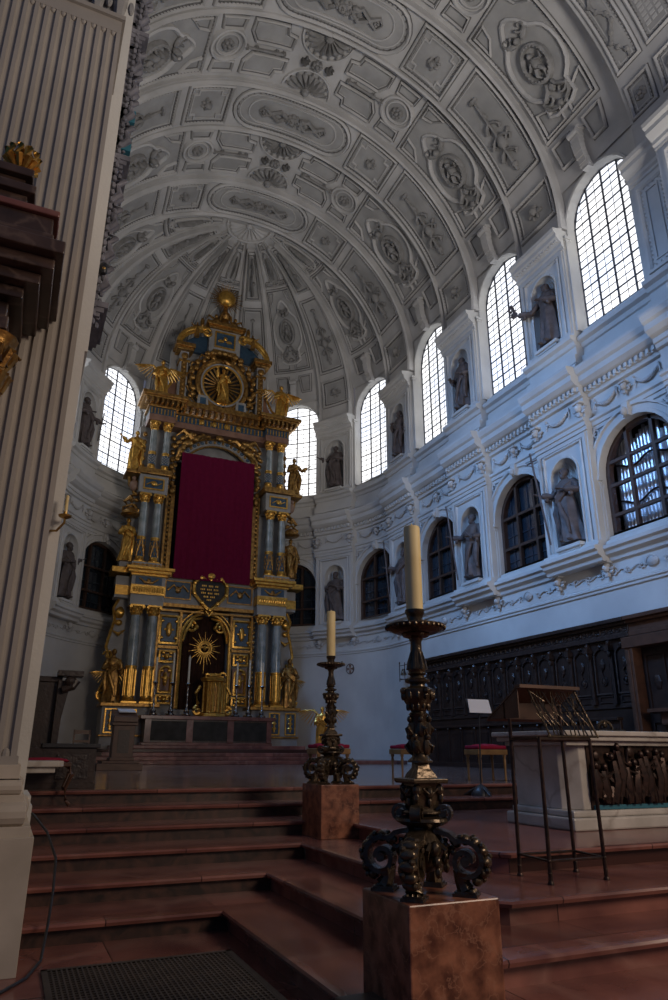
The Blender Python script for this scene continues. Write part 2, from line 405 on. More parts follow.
# dentils under the great cornice and under the pier caps
def dentils(s0, s1, z, h, base, w=.09, g=.19, hh=.13, d=.09):
    n = int((s1-s0)/g)
    for j in range(n):
        s = s0+(j+.5)*(s1-s0)/n; corn[which(s)].box((s, z, base+h+d/2), (w, hh, d))
for a, s, b in bays[:6]: dentils(a, b, 11.73, .17, 0)
for s in S_PIER[:6]:
    dentils(s-PW, s+PW, 11.73, .17, PH); dentils(s-PW, s+PW, 17.22, .16, PH, w=.07, g=.14, hh=.1)

frames = [MB(Wm) for _ in range(3)]; orn = [MB(Wm) for _ in range(3)]; keyst = []
mprof = lambda w, h0, h1: [(0, h0), (0, h1), (w*.35, h1), (w*.45, h1*.6+h0*.4), (w, h1*.5+h0*.5), (w, h0)]
for a, s, b in bays:
    f = frames[which(s)]; o = orn[which(s)]
    # lower archivolt with imposts and pilaster strips
    f.sweep(arch_path(s, HW+.0, ZLS, ZLS), [(0, 0), (0, .10), (.10, .10), (.12, .06), (.26, .06), (.28, .13), (.34, .13), (.34, 0)], closed=False)
    for e in (-1, 1):
        f.box((s+e*(HW+.17), (ZL0+ZLS)/2-.1, .03), (.30, ZLS-ZL0-.1, .10))
        f.box((s+e*(HW+.17), ZLS-.06, .06), (.38, .12, .16)); f.box((s+e*(HW+.17), ZLS-.2, .05), (.34, .05, .12))
    # upper frame, plain bead and outer strip
    f.sweep(arch_path(s, HW, ZU0, ZUS), [(0, 0), (0, .05), (.07, .07), (.09, 0)], closed=False)
    for e in (-1, 1):                                # slim shafts with a small capital beside the upper windows
        f.box((s+e*(HW+.05), (ZU0+17.3)/2, .10), (.16, 17.3-ZU0, .18))
        f.box((s+e*(HW+.05), 17.35, .13), (.24, .10, .26)); f.box((s+e*(HW+.05), 17.25, .12), (.20, .06, .22))
    # keystone console over the lower arch
    f.box((s, ZLA+.18, .12), (.22, .40, .20)); o.ell((s, ZLA+.12, .26), (.10, .14, .10))
for i, s in enumerate(S_PIER):
    f = frames[which(s)]; o = orn[which(s)]; b0 = PH
    for z0, z1, n0, nsp in ((6.98, 10.38, 7.05, 9.35), (13.72, 16.88, 13.75, 15.95)):
        f.sweep([(s-PW+.05, z0), (s+PW-.05, z0), (s+PW-.05, z1), (s-PW+.05, z1)], [(0, b0), (0, b0+.06), (.12, b0+.06), (.14, b0)], True)
        f.sweep([(s-PW+.24, z0+.0), (s+PW-.24, z0+.0), (s+PW-.24, z1-.14), (s-PW+.24, z1-.14)], [(0, b0), (0, b0+.05), (.05, b0+.07), (.09, b0)], True)
        f.sweep(arch_path(s, NH, n0, nsp), [(0, b0), (0, b0+.04), (.05, b0+.05), (.07, b0)], closed=False)
        f.box((s, n0+.06, b0+.08), (1.0, .10, .26)); f.box((s, n0-.02, b0+.05), (.86, .08, .2))
# stucco ornament: festoons in the frieze, cherub corbels, garlands under the ledge
def festoon(o, s0, s1, z, drop, h, r=.05, n=9):
    pts = [(s0+(s1-s0)*i/n, z-drop*sin(pi*i/n), h) for i in range(n+1)]
    o.tube(pts, [r*(.5+.8*sin(pi*i/n)) for i in range(n+1)], 6)
    for i in range(1, n):
        o.ell((pts[i][0], pts[i][1]-.01, h+.02), (.055, .05, .05), 5, 3)
    for q in (s0, s1):
        o.tube([(q, z+.05, h), (q-.03, z-.12, h), (q+.02, z-.26, h)], [.035, .025, .01], 5)
        o.ell((q, z+.05, h), (.05, .05, .05), 5, 3)
def cherub(o, s, z, h, k=1.0):
    o.ell((s, z, h), (.11*k, .14*k, .11*k), 8, 6); o.ell((s, z+.06*k, h-.02), (.13*k, .11*k, .10*k), 7, 4)
    o.ell((s, z-.02*k, h+.11*k), (.02*k, .03*k, .03*k), 5, 3)
    for e in (-1, 1):
        o.ell((s+e*.17*k, z-.02, h-.06), (.13*k, .06*k, .05*k), 6, 4); o.ell((s+e*.14*k, z-.12*k, h-.06), (.09*k, .06*k, .04*k), 6, 4)
    o.box((s, z+.17*k, h-.02), (.30*k, .06*k, .22*k)); o.box((s, z-.2*k, h-.04), (.12*k, .12*k, .12*k))
def scrollwork(o, s0, s1, z, h, r=.10, seed=0):
    R = random.Random(seed); s = s0; k = 0
    pts = []
    n = int((s1-s0)/.11)
    for i in range(n+1): pts.append((s0+(s1-s0)*i/n, z+.05*sin(i*1.35), h))
    o.tube(pts, .018, 4)
    for i in range(0, n, 4):
        c = (pts[i][0], z+.0); sp = spiral(c, r, 1.1, R.random()*6, 9)
        o.tube([(p[0], p[1], h+.01) for p in sp], [.02*(1-j/14) for j in range(len(sp))], 4)
        o.ell((pts[i][0]+.1, z+R.uniform(-.05, .07), h), (.07, .035, .03), 5, 3, tilt=0, rz=R.random()*3)
for i, (a, s, b) in enumerate(bays[:7]):
    if i == 5: continue
    o = orn[which(s)]
    zf = 11.3
    festoon(o, s-HW+.15, s-.32, zf, .22, .07); festoon(o, s+.32, s+HW-.15, zf, .22, .07)
    cherub(o, s, 11.2, .14, .8)
    for e in (-1, 1):                            # spandrel scrolls by the lower arches
        c = (s+e*(HW+.05), ZLA+.0)
        o.tube([(p[0], p[1], .05) for p in spiral((s+e*(HW-.05), ZLA-.02), .17, 1.3, 0, 14, sgn=e)], .03, 4)
        o.tube([(s+e*(HW-.05), ZLA+.2, .05), (s+e*(HW+.12), ZLA-.15, .05), (s+e*(HW+.2), ZLA-.45, .05)], [.05, .04, .015], 5)
    scrollwork(o, s-HW-.1, s-.35, 6.13, .03, seed=i); scrollwork(o, s+.35, s+HW+.1, 6.13, .03, seed=i+30)
    o.ell((s, 6.15, .05), (.2, .13, .06), 8, 4); o.tube([(p[0], p[1], .06) for p in spiral((s, 6.13), .22, .95, 0, 14)], .025, 4)
for i, s in enumerate(S_PIER[:7]):
    o = orn[which(s)]
    for e in (-1, 1):
        cherub(o, s+e*(PW-.12), 11.14, PH+.12, 1.0); cherub(o, s+e*(PW-.12), 6.28, .14, .95)
    festoon(o, s-.5, s+.5, 11.3, .22, PH+.05)
    scrollwork(o, s-.65, s+.65, 6.13, .03, .12, seed=i+60)
roots = []
for k in range(3):
    r = wallm[k].build(wall_side(k), 'plaster', kind='structure'); roots.append(r)
    nichem[k].build('niche', 'plaster', r, smooth=True); corn[k].build('cornice', 'plaster', r)
    frames[k].build('window_surround', 'plaster', r); orn[k].build('stucco_ornament', 'relief' if False else 'stucco', r, smooth=True)

# -------- windows
wn = 0
def upper_window(s):
    global wn; wn += 1
    fr = MB(Wm); fr.sweep(arch_path(s, HW, ZU0, ZUS)+[(s-HW, ZU0)], [(-.02, -.36), (-.02, -.28), (.05, -.28), (.05, -.36)], closed=False)
    w = fr.build('window_%d' % wn, 'lead', kind='structure')
    def top(x): d = abs(x-s); return ZUS+sqrt(max(0, HW*HW-d*d))
    p = MB(Wm)
    N = 12
    for j in range(N):
        x0 = s-HW+2*HW*j/N; x1 = x0+2*HW/N
        p.add([(x0, ZU0, -.33), (x1, ZU0, -.33), (x1, top(x1), -.33), (x0, top(x0), -.33)], [(0, 1, 2, 3)])
    p.build('pane', 'pane', w)
    g = MB(Wm)
    for j in range(1, 4):
        x = s-HW+2*HW*j/4; g.box((x, (ZU0+top(x))/2, -.29), (.045, top(x)-ZU0, .05))
    for j in range(1, 8):
        x = s-HW+2*HW*j/8
        if j % 2: g.box((x, (ZU0+top(x))/2, -.305), (.010, top(x)-ZU0, .02))
    k = 1; z = ZU0+.265
    while z < ZUA-.1:
        hw = HW if z < ZUS else sqrt(max(.01, HW*HW-(z-ZUS)**2))
        for q in segs(s-hw, s+hw, .9)[:-1]:
            n = len(segs(s-hw, s+hw, .9))-1
            g.box((q+hw/n, z, -.30), (2*hw/n, .042 if k % 3 == 0 else .014, .03))
        k += 1; z += .265
    g.build('glazing_bar', 'lead', w)
def lower_window(s, organ=False):
    global wn; wn += 1
    fr = MB(Wm); fr.sweep(arch_path(s, HW, ZL0, ZLS)+[(s-HW, ZL0)], [(-.01, -.34), (-.01, -.16), (-.13, -.16), (-.13, -.34)], closed=False)
    fr.box((s, ZL0+.06, -.25), (2*HW, .13, .18))
    w = fr.build('window_%d' % wn, 'winwood', kind='structure')
    def top(x): d = abs(x-s); return ZLS+sqrt(max(0, HW*HW-d*d))
    g = MB(Wm)
    for j in (1, 2):
        x = s-HW+2*HW*j/3; g.box((x, (ZL0+top(x))/2, -.22), (.10, top(x)-ZL0, .12))
    for z in (ZL0+.62, ZL0+1.5, ZLS+.38) if organ else (ZL0+.85, ZLS+.1):
        hw = HW if z < ZLS else sqrt(HW*HW-(z-ZLS)**2)
        g.box((s, z, -.22), (2*hw, .09, .11))
    g.build('mullion', 'winwood', w)
    p = MB(Wm); N = 12; hh = -.33 if not organ else -1.6
    for j in range(N):
        x0 = s-HW+2*HW*j/N; x1 = x0+2*HW/N
        p.add([(x0, ZL0, hh), (x1, ZL0, hh), (x1, top(x1), hh), (x0, top(x0), hh)], [(0, 1, 2, 3)])
    if not organ:
        p.build('pane', 'darkglass', w)
        q = MB(Wm)
        for j in (.5, 1.5, 2.5):
            x = s-HW+2*HW*j/3; q.box((x, (ZL0+top(x))/2, -.31), (.02, top(x)-ZL0, .02))
        for z in (ZL0+.42, ZL0+1.3):
            q.box((s, z, -.31), (2*HW, .025, .02))
        q.build('glazing_bar', 'lead', w)
for i, s in enumerate(S_WIN):
    upper_window(s)
    if i: lower_window(s)
lower_window(S_WIN[0], True)
_W = Wm
Wm = lambda s, z, h=0: _W(s, z, h+.22)
for y_ in (WY[1], WY[0]): upper_window(LA+YC-y_)
Wm = _W
# ---------------------------------------------------------------- floor and steps
def polyslab(name, poly, z0, z1, m, mr_='riser', nose=.05, parent=None):
    b = MB(); b.prism(poly, z1-.055, z1); o = b.build(name, m, parent, kind='structure' if not parent else None, bevel=.018)
    return o
L = [.99, .825, .66, .495, .33, .165]
YL = [9.8, 9.3, 8.68, 8.0, 7.3, 6.62]; XS = [None, None, 3.97, 3.25, 2.6, 1.97]; YRr = [None, None, 5.38, 4.47, 3.88, 3.05]
floor = MB(); floor.grid(lambda u, v: (-14+44*u, -14+24*v, 0), 4, 4)
fo = floor.build('floor', 'redm', kind='structure')
X0s, X1s = -.6, 16.5
tr = MB(); ri = MB(); no = MB()
for k in range(5, -1, -1):
    z = L[k]; yl = YL[k]
    if XS[k] is None:
        P = [(X0s, yl), (X1s, yl), (X1s, 11), (X0s, 11)]; edge = [(X0s, yl), (X1s, yl)]
    else:
        edge = [(X0s, yl), (XS[k], yl), (XS[k], YRr[k]+.12), (XS[k]+.12, YRr[k]), (X1s, YRr[k])]
        P = edge+[(X1s, 11), (X0s, 11)]
    if k == 0: P = [(X0s, yl), (X1s, yl), (X1s, 11), (X0s, 11)]
    t = MB(); t.prism(P, z-.05, z); o = t.build('stair_tread', 'redm', fo, bevel=0)
    nz = MB(); nz.sweep(edge, [(-.045, z-.045), (-.055, z-.02), (-.045, z-.004), (0.0, z+.001), (.03, z+.001), (.03, z-.05), (-.01, z-.055)], closed=False)
    nz.build('stair_nosing', 'redm', fo, smooth=True)
    for seg, m_ in ((edge[:2], 'riser'), (edge[1:], 'redm')):  # left flight and full-width risers darker and mottled, turned edges red marble
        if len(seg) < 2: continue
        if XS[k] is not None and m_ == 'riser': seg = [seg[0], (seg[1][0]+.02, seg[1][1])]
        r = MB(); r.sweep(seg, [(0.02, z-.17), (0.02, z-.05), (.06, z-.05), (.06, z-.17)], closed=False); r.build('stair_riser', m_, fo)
cf = MB(); cf.prism([(-.9, 9.8), (16, 9.8), (16, YC), (16, 34), (-1, 34), (-1, YC)], .93, .992)
cfo = cf.build('floor', 'cfloor', kind='structure')
# dais and steps of the high altar
ds = MB()
for i, (ya, yb, xw) in enumerate(((25.4, 34, 8.2), (26.2, 34, 4.5), (26.6, 34, 4.25), (27.0, 34, 4.0), (27.4, 34, 3.75))):
    z = .99+.13*(i+1)
    ds.prism([(XA-xw, ya), (XA+xw, ya), (XA+xw, yb), (XA-xw, yb)], z-.13, z)
dso = ds.build('altar_steps', 'redm', kind='structure', bevel=.02)
# ---------------------------------------------------------------- the stuccoed vault
CD = RA*pi/180                                   # metres of arc per degree
def cc(th): return (90-th)*CD
TH0 = 7.65
vb = MB(Vb)
vb.grid(lambda u, v: (-cc(TH0)+2*cc(TH0)*u, Y0+(YC-Y0)*v, 0), 64, 24)
ceil = vb.build('ceiling', 'stucco', kind='structure', smooth=True)
dm = MB(lambda p, t, h: Vd(p)(t*CD, 0, h))
dm.grid(lambda u, v: (-pi/2+pi*u, TH0+(90-TH0)*v, 0), 72, 30)
dm.build('half_dome', 'stucco', ceil, smooth=True)
class Band:
    """one band of the vault; c = distance from the crown, q across"""
    def __init__(s, kind, pos, half, sides=(1, -1)):
        s.kind, s.pos, s.half = kind, pos, half
    def F(s, side):
        if s.kind == 'b': return lambda c, q, h: Vb(side*c, s.pos+side*q, h)
        g = Vd(s.pos); return lambda c, q, h: g(cc(0)-c, q, h)
def dens(path, step=.35, closed=True):
    out = []; n = len(path)
    for i in range(n if closed else n-1):
        a = Vector(path[i]); b = Vector(path[(i+1) % n]); k = max(1, int((b-a).length/step))
        for j in range(k): out.append(tuple(a+(b-a)*j/k))
    if not closed: out.append(tuple(path[-1]))
    return out
def ccw(p):
    ar = sum(p[i][0]*p[(i+1) % len(p)][1]-p[(i+1) % len(p)][0]*p[i][1] for i in range(len(p)))
    return p if ar > 0 else p[::-1]
def fieldpoly(mb, path, h):
    p = dens(path); n = len(p); cx = sum(a for a, b in p)/n; cy = sum(b for a, b in p)/n
    vs = [(cx, cy, h)]+[(cx+(a-cx)*.5, cy+(b-cy)*.5, h) for a, b in p]+[(a, b, h) for a, b in p]
    mb.add(vs, [(0, 1+i, 1+(i+1) % n) for i in range(n)]+[(1+i, 1+n+i, 1+n+(i+1) % n, 1+(i+1) % n) for i in range(n)])
def beads(mb, path, h, r=.035, g=.13, closed=True):
    p = dens(path, 9, closed); n = len(path)
    for i in range(n if closed else n-1):
        a = Vector(path[i]); b = Vector(path[(i+1) % n]); k = max(1, int((b-a).length/g))
        for j in range(k):
            q = a+(b-a)*(j+.5)/k
            mb.add([(q.x-r, q.y, h), (q.x, q.y-r, h), (q.x+r, q.y, h), (q.x, q.y+r, h), (q.x, q.y, h+r*1.4)], [(0, 1, 4), (1, 2, 4), (2, 3, 4), (3, 0, 4)])
def inset(p, d):
    P = [Vector(x) for x in ccw(p)]; n = len(P); out = []
    for i in range(n):
        d0 = (P[i]-P[i-1]).normalized(); d1 = (P[(i+1) % n]-P[i]).normalized()
        n0 = Vector((-d0.y, d0.x)); n1 = Vector((-d1.y, d1.x)); nn = (n0+n1)
        nn = nn.normalized() if nn.length > 1e-6 else n0
        out.append(tuple(P[i]+nn*d/max(.5, nn.dot(n0))))
    return out
def coffer(mo, fi, path, h=0, w=.09, bead=True, two=True):
    p = dens(ccw(path))
    mo.sweep(p, [(0, h), (0, h+.05), (w*.5, h+.08), (w, h+.03), (w, h)])
    q = inset(path, w); fieldpoly(fi, q, h+.012)
    if two: mo.sweep(dens(inset(path, w*2)), [(0, h), (0, h+.03), (w*.3, h+.03), (w*.3, h)])
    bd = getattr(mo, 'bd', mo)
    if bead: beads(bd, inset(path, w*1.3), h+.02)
    bd.sweep(p, [(-.035, h), (-.035, h+.006), (0, h+.006), (0, h)])  # dark strip painting a groove shadow outside the moulding
    bd.sweep(dens(inset(path, w)), [(0, h+.013), (0, h+.02), (.04, h+.02), (.04, h+.013)])  # same painted shade along the inner edge, round the field
def rosette(mb, c, q, r, h, n=7):
    mb.ell((c, q, h+.05), (r*.33, r*.33, .09), 7, 4)
    for k in range(n):
        a = 2*pi*k/n; mb.ell((c+r*.58*cos(a), q+r*.58*sin(a), h+.03), (r*.33, r*.33, .07), 6, 4)
def mask(mb, c, q, r, h):
    mb.ell((c, q, h+.05), (r*.5, r*.42, .13), 7, 5); mb.ell((c-r*.45, q, h+.03), (r*.3, r*.5, .08), 6, 4)
    for e in (-1, 1):
        mb.ell((c+r*.15, q+e*r*.6, h+.02), (r*.3, r*.45, .06), 6, 4); mb.ell((c+r*.6, q+e*r*.3, h+.02), (r*.35, r*.18, .05), 6, 4)
def circ(c, q, r, n=20, e=1): return [(c+r*e*cos(2*pi*i/n), q+r*sin(2*pi*i/n)) for i in range(n)]
def shell(mb, c, q, r, h, ang, n=9):
    """fan of flutes; ang = direction of the opening in the (c,q) plane"""
    for k in range(n):
        a = ang-pi/2+pi*(k+.5)/n; w = r*sin(pi/n/2)*.85
        ca, sa = cos(a), sin(a)
        p = [(c+.15*r*ca, q+.15*r*sa, h), (c+r*.93*ca-w*sa, q+r*.93*sa+w*ca, h), (c+r*ca, q+r*sa, h+.02), (c+r*.93*ca+w*sa, q+r*.93*sa-w*ca, h), (c+.6*r*ca, q+.6*r*sa, h+.10)]
        mb.add(p, [(0, 4, 1), (1, 4, 2), (2, 4, 3), (3, 4, 0)])
        mb.ell((c+r*1.05*ca, q+r*1.05*sa, h+.02), (.05, .05, .05), 5, 3)
    mb.ell((c, q, h+.04), (.16, .16, .09), 7, 4)
def medallion(mo, re, c, q, h, sc=1.0, seed=0):
    R = random.Random(seed)
    re.sweep(circ(c, q, .50*sc, 24, 1.35), [(-.02, h), (0, h+.10), (.07, h+.12), (.13, h+.08), (.15, h)])
    for i in range(24):
        a = 2*pi*i/24; re.ell((c+.43*sc*1.35*cos(a), q+.43*sc*sin(a), h+.11), (.045, .045, .03), 4, 3)
    # little figure inside
    re.ell((c-.30*sc, q+.02, h+.06), (.10*sc, .09*sc, .10), 7, 5); re.ell((c-.02, q, h+.05), (.24*sc, .14*sc, .12), 8, 5)
    re.tube([(c-.12, q-.08, h+.1), (c-.02, q-.28*sc, h+.1), (c-.22*sc, q-.3*sc, h+.08)], [.05, .04, .02], 5)
    re.tube([(c-.10, q+.08, h+.1), (c+.06, q+.26*sc, h+.1), (c-.05, q+.32*sc, h+.06)], [.05, .04, .02], 5)
    for e in (-1, 1): re.tube([(c+.15*sc, q+e*.06, h+.08), (c+.35*sc, q+e*.16, h+.08), (c+.5*sc, q+e*.08, h+.05)], [.08, .06, .03], 5)
    # scrolls below, putto with wings above
    for e in (-1, 1):
        re.tube([(c+.75*sc, q+e*.10, h+.05), (c+.95*sc, q+e*.18, h+.08), (c+1.15*sc, q+e*.42*sc, h+.08)]+[(x, y, h+.07) for x, y in spiral((c+1.15*sc, q+e*.28*sc), .22*sc, 1.0, e*pi/2, 12, sgn=-e)], [.06]*3+[.055*(1-j/18) for j in range(13)], 5)
        re.tube([(c+1.25*sc, q+e*.5*sc, h+.05), (c+1.45*sc, q+e*.42*sc, h+.07), (c+1.6*sc, q+e*.12, h+.07)], [.06, .05, .02], 5)
        re.tube([(x, y, h+.06) for x, y in spiral((c-1.18*sc, q+e*.33*sc), .20*sc, 1.1, -e*pi/2, 12, sgn=e)], [.05*(1-j/18) for j in range(13)], 5)
        re.ell((c-.95*sc, q+e*.28*sc, h+.05), (.10*sc, .22*sc, .06), 7, 4, rz=e*.5)
    re.ell((c-.92*sc, q, h+.09), (.13*sc, .11*sc, .11), 7, 5); re.ell((c+.92*sc, q, h+.05), (.16*sc, .14*sc, .08), 7, 4); re.ell((c+1.5*sc, q, h+.05), (.12, .12, .07), 6, 4)
def trophy(re, c0, c1, q, h, k=1.0):
    n = c1-c0
    re.tube([(c0+.12*n, q, h+.04), (c0+.5*n, q+.02, h+.07), (c0+.95*n, q, h+.04)], [.03, .045, .05], 5)
    re.ell((c0+.12*n, q, h+.05), (.10, .16*k, .07), 6, 4)
    re.ell((c0+.30*n, q, h+.05), (.16, .07, .06), 6, 4)
    for t, w in ((.42, .24), (.58, .34), (.74, .28)):
        for e in (-1, 1):
            re.tube([(c0+t*n-.12, q, h+.06), (c0+t*n-.02, q+e*w*.6*k, h+.07), (c0+t*n+.14, q+e*w*k, h+.06), (c0+t*n+.24, q+e*w*.7*k, h+.04)], [.06, .06, .045, .015], 5)
    re.ell((c0+.62*n, q, h+.06), (.28, .15*k, .11), 8, 5); re.ell((c0+.88*n, q, h+.05), (.12, .11*k, .08), 6, 4)
    re.tube([(c0+.55*n, q-.38*k, h+.05), (c0+.75*n, q+.30*k, h+.06)], [.035, .02], 5)
    re.tube([(c0+.55*n, q+.38*k, h+.05), (c0+.8*n, q-.25*k, h+.06)], [.035, .02], 5)

def pier_band(band, half, h, sides, seed=0, crown=True):
    dome = band.kind == 'd'
    for side in sides:
        F = band.F(side); F2 = lambda c, q, g, F=F: F(c, q, g if g <= h else h+(g-h)*1.7); mo, fi, re, ba = MB(F2), MB(F), MB(F2), MB(F); mo.bd = MB(F2)
        cend = cc(-4.4); c0 = 0 if not dome else 1.55
        hb = half
        ba.grid(lambda u, v: (c0+(cend-c0)*v, -hb+2*hb*u, h), 4, 34)
        for e in (-1, 1): ba.grid(lambda u, v: (c0+(cend-c0)*v, e*hb, h*u), 1, 34)
        ba.grid(lambda u, v: (cend, -hb+2*hb*u, h*v), 2, 1)
        for e in (-1, 1):
            p = dens([(c0, e*(hb-.07)), (cend, e*(hb-.07))], .4, False)
            mo.sweep(p, [(-.07, h), (-.07, h+.08), (-.01, h+.12), (.05, h+.05), (.05, h)], closed=False)
        w = hb-.22
        x0, x1 = cc(14.5), cc(2.5); coffer(mo, fi, [(x0, -w), (x1, -w), (x1, w), (x0, w)], h); mask(re, (x0+x1)/2, 0, .34, h)
        x0, x1 = cc(52 if not dome else 50.5), cc(20 if not dome else 18); coffer(mo, fi, [(x0, -w), (x1, -w), (x1, w), (x0, w)], h); trophy(re, x0+.2, x1-.2, 0, h, min(1.3, 1.3*w/.85))
        if not dome:
            x0, x1 = cc(69.5), cc(55); m_ = (x0+x1)/2
            st = [(x0, -w), (x1, -w), (x1, w), (x0, w)]
            coffer(mo, fi, st, h); ww = w-.22
            mo.sweep(dens(ccw([(x0+.42, -ww), (m_-.35, -ww), (m_-.35, -ww-.0), (x1-.42, -ww), (x1-.42, -ww+.2), (x1-.22, -ww+.2), (x1-.22, ww-.2), (x1-.42, ww-.2), (x1-.42, ww), (x0+.42, ww), (x0+.42, ww-.2), (x0+.22, ww-.2), (x0+.22, -ww+.2), (x0+.42, -ww+.2)])), [(0, h), (0, h+.05), (.05, h+.05), (.05, h)])
            mask(re, m_, 0, .28, h)
            if side == 1 and crown:
                def stad(r, l, n=10): return [(l+r*cos(-pi/2+pi*i/n), r*sin(-pi/2+pi*i/n)) for i in range(n+1)]+[(-l+r*cos(pi/2+pi*i/n), r*sin(pi/2+pi*i/n)) for i in range(n+1)]
                coffer(mo, fi, stad(w+.04, 1.42), h, w=.12); mo.sweep(dens(ccw(stad(w-.32, 1.2))), [(0, h), (0, h+.05), (.05, h+.05), (.05, h)])
                medallion(mo, re, 0, 0, h, .34, seed); rosette(re, 0, 0, .30, h)
                for e in (-1, 1):
                    re.tube([(e*.25, .0, h+.06), (e*.55, .22, h+.07), (e*.9, .0, h+.07), (e*1.2, -.2, h+.05), (e*1.35, 0, h+.04)], [.07, .07, .07, .05, .03], 5)
                    re.tube([(e*.25, .0, h+.06), (e*.55, -.22, h+.07), (e*.9, .0, h+.07), (e*1.2, .2, h+.05), (e*1.35, 0, h+.04)], [.07, .07, .07, .05, .03], 5)
                    rosette(re, e*1.1, 0, .18, h)
        else:
            x0, x1 = cc(76), cc(54); coffer(mo, fi, [(x0, -w*.75), (x1, -w*.85), (x1, w*.85), (x0, w*.75)], h, w=.08)
            re.tube([(x0+.3, 0, h+.04), (x0+.9, .1, h+.06), (x1-1.0, -.1, h+.06), (x1-.3, 0, h+.05)], [.05, .12, .14, .16], 6)
            for j in range(6): re.ell((x0+.45+.33*j, .14*(-1)**j, h+.05), (.13, .12+.02*j, .07), 6, 4)
        ba.build('vault_rib', 'stucco', ceil, smooth=True); mo.build('panel_moulding', 'stucco', ceil); mo.bd.build('bead_shade_row', 'dust_shade', ceil); fi.build('panel_field', 'field', ceil, smooth=True); re.build('stucco_relief', 'relief', ceil, smooth=True)
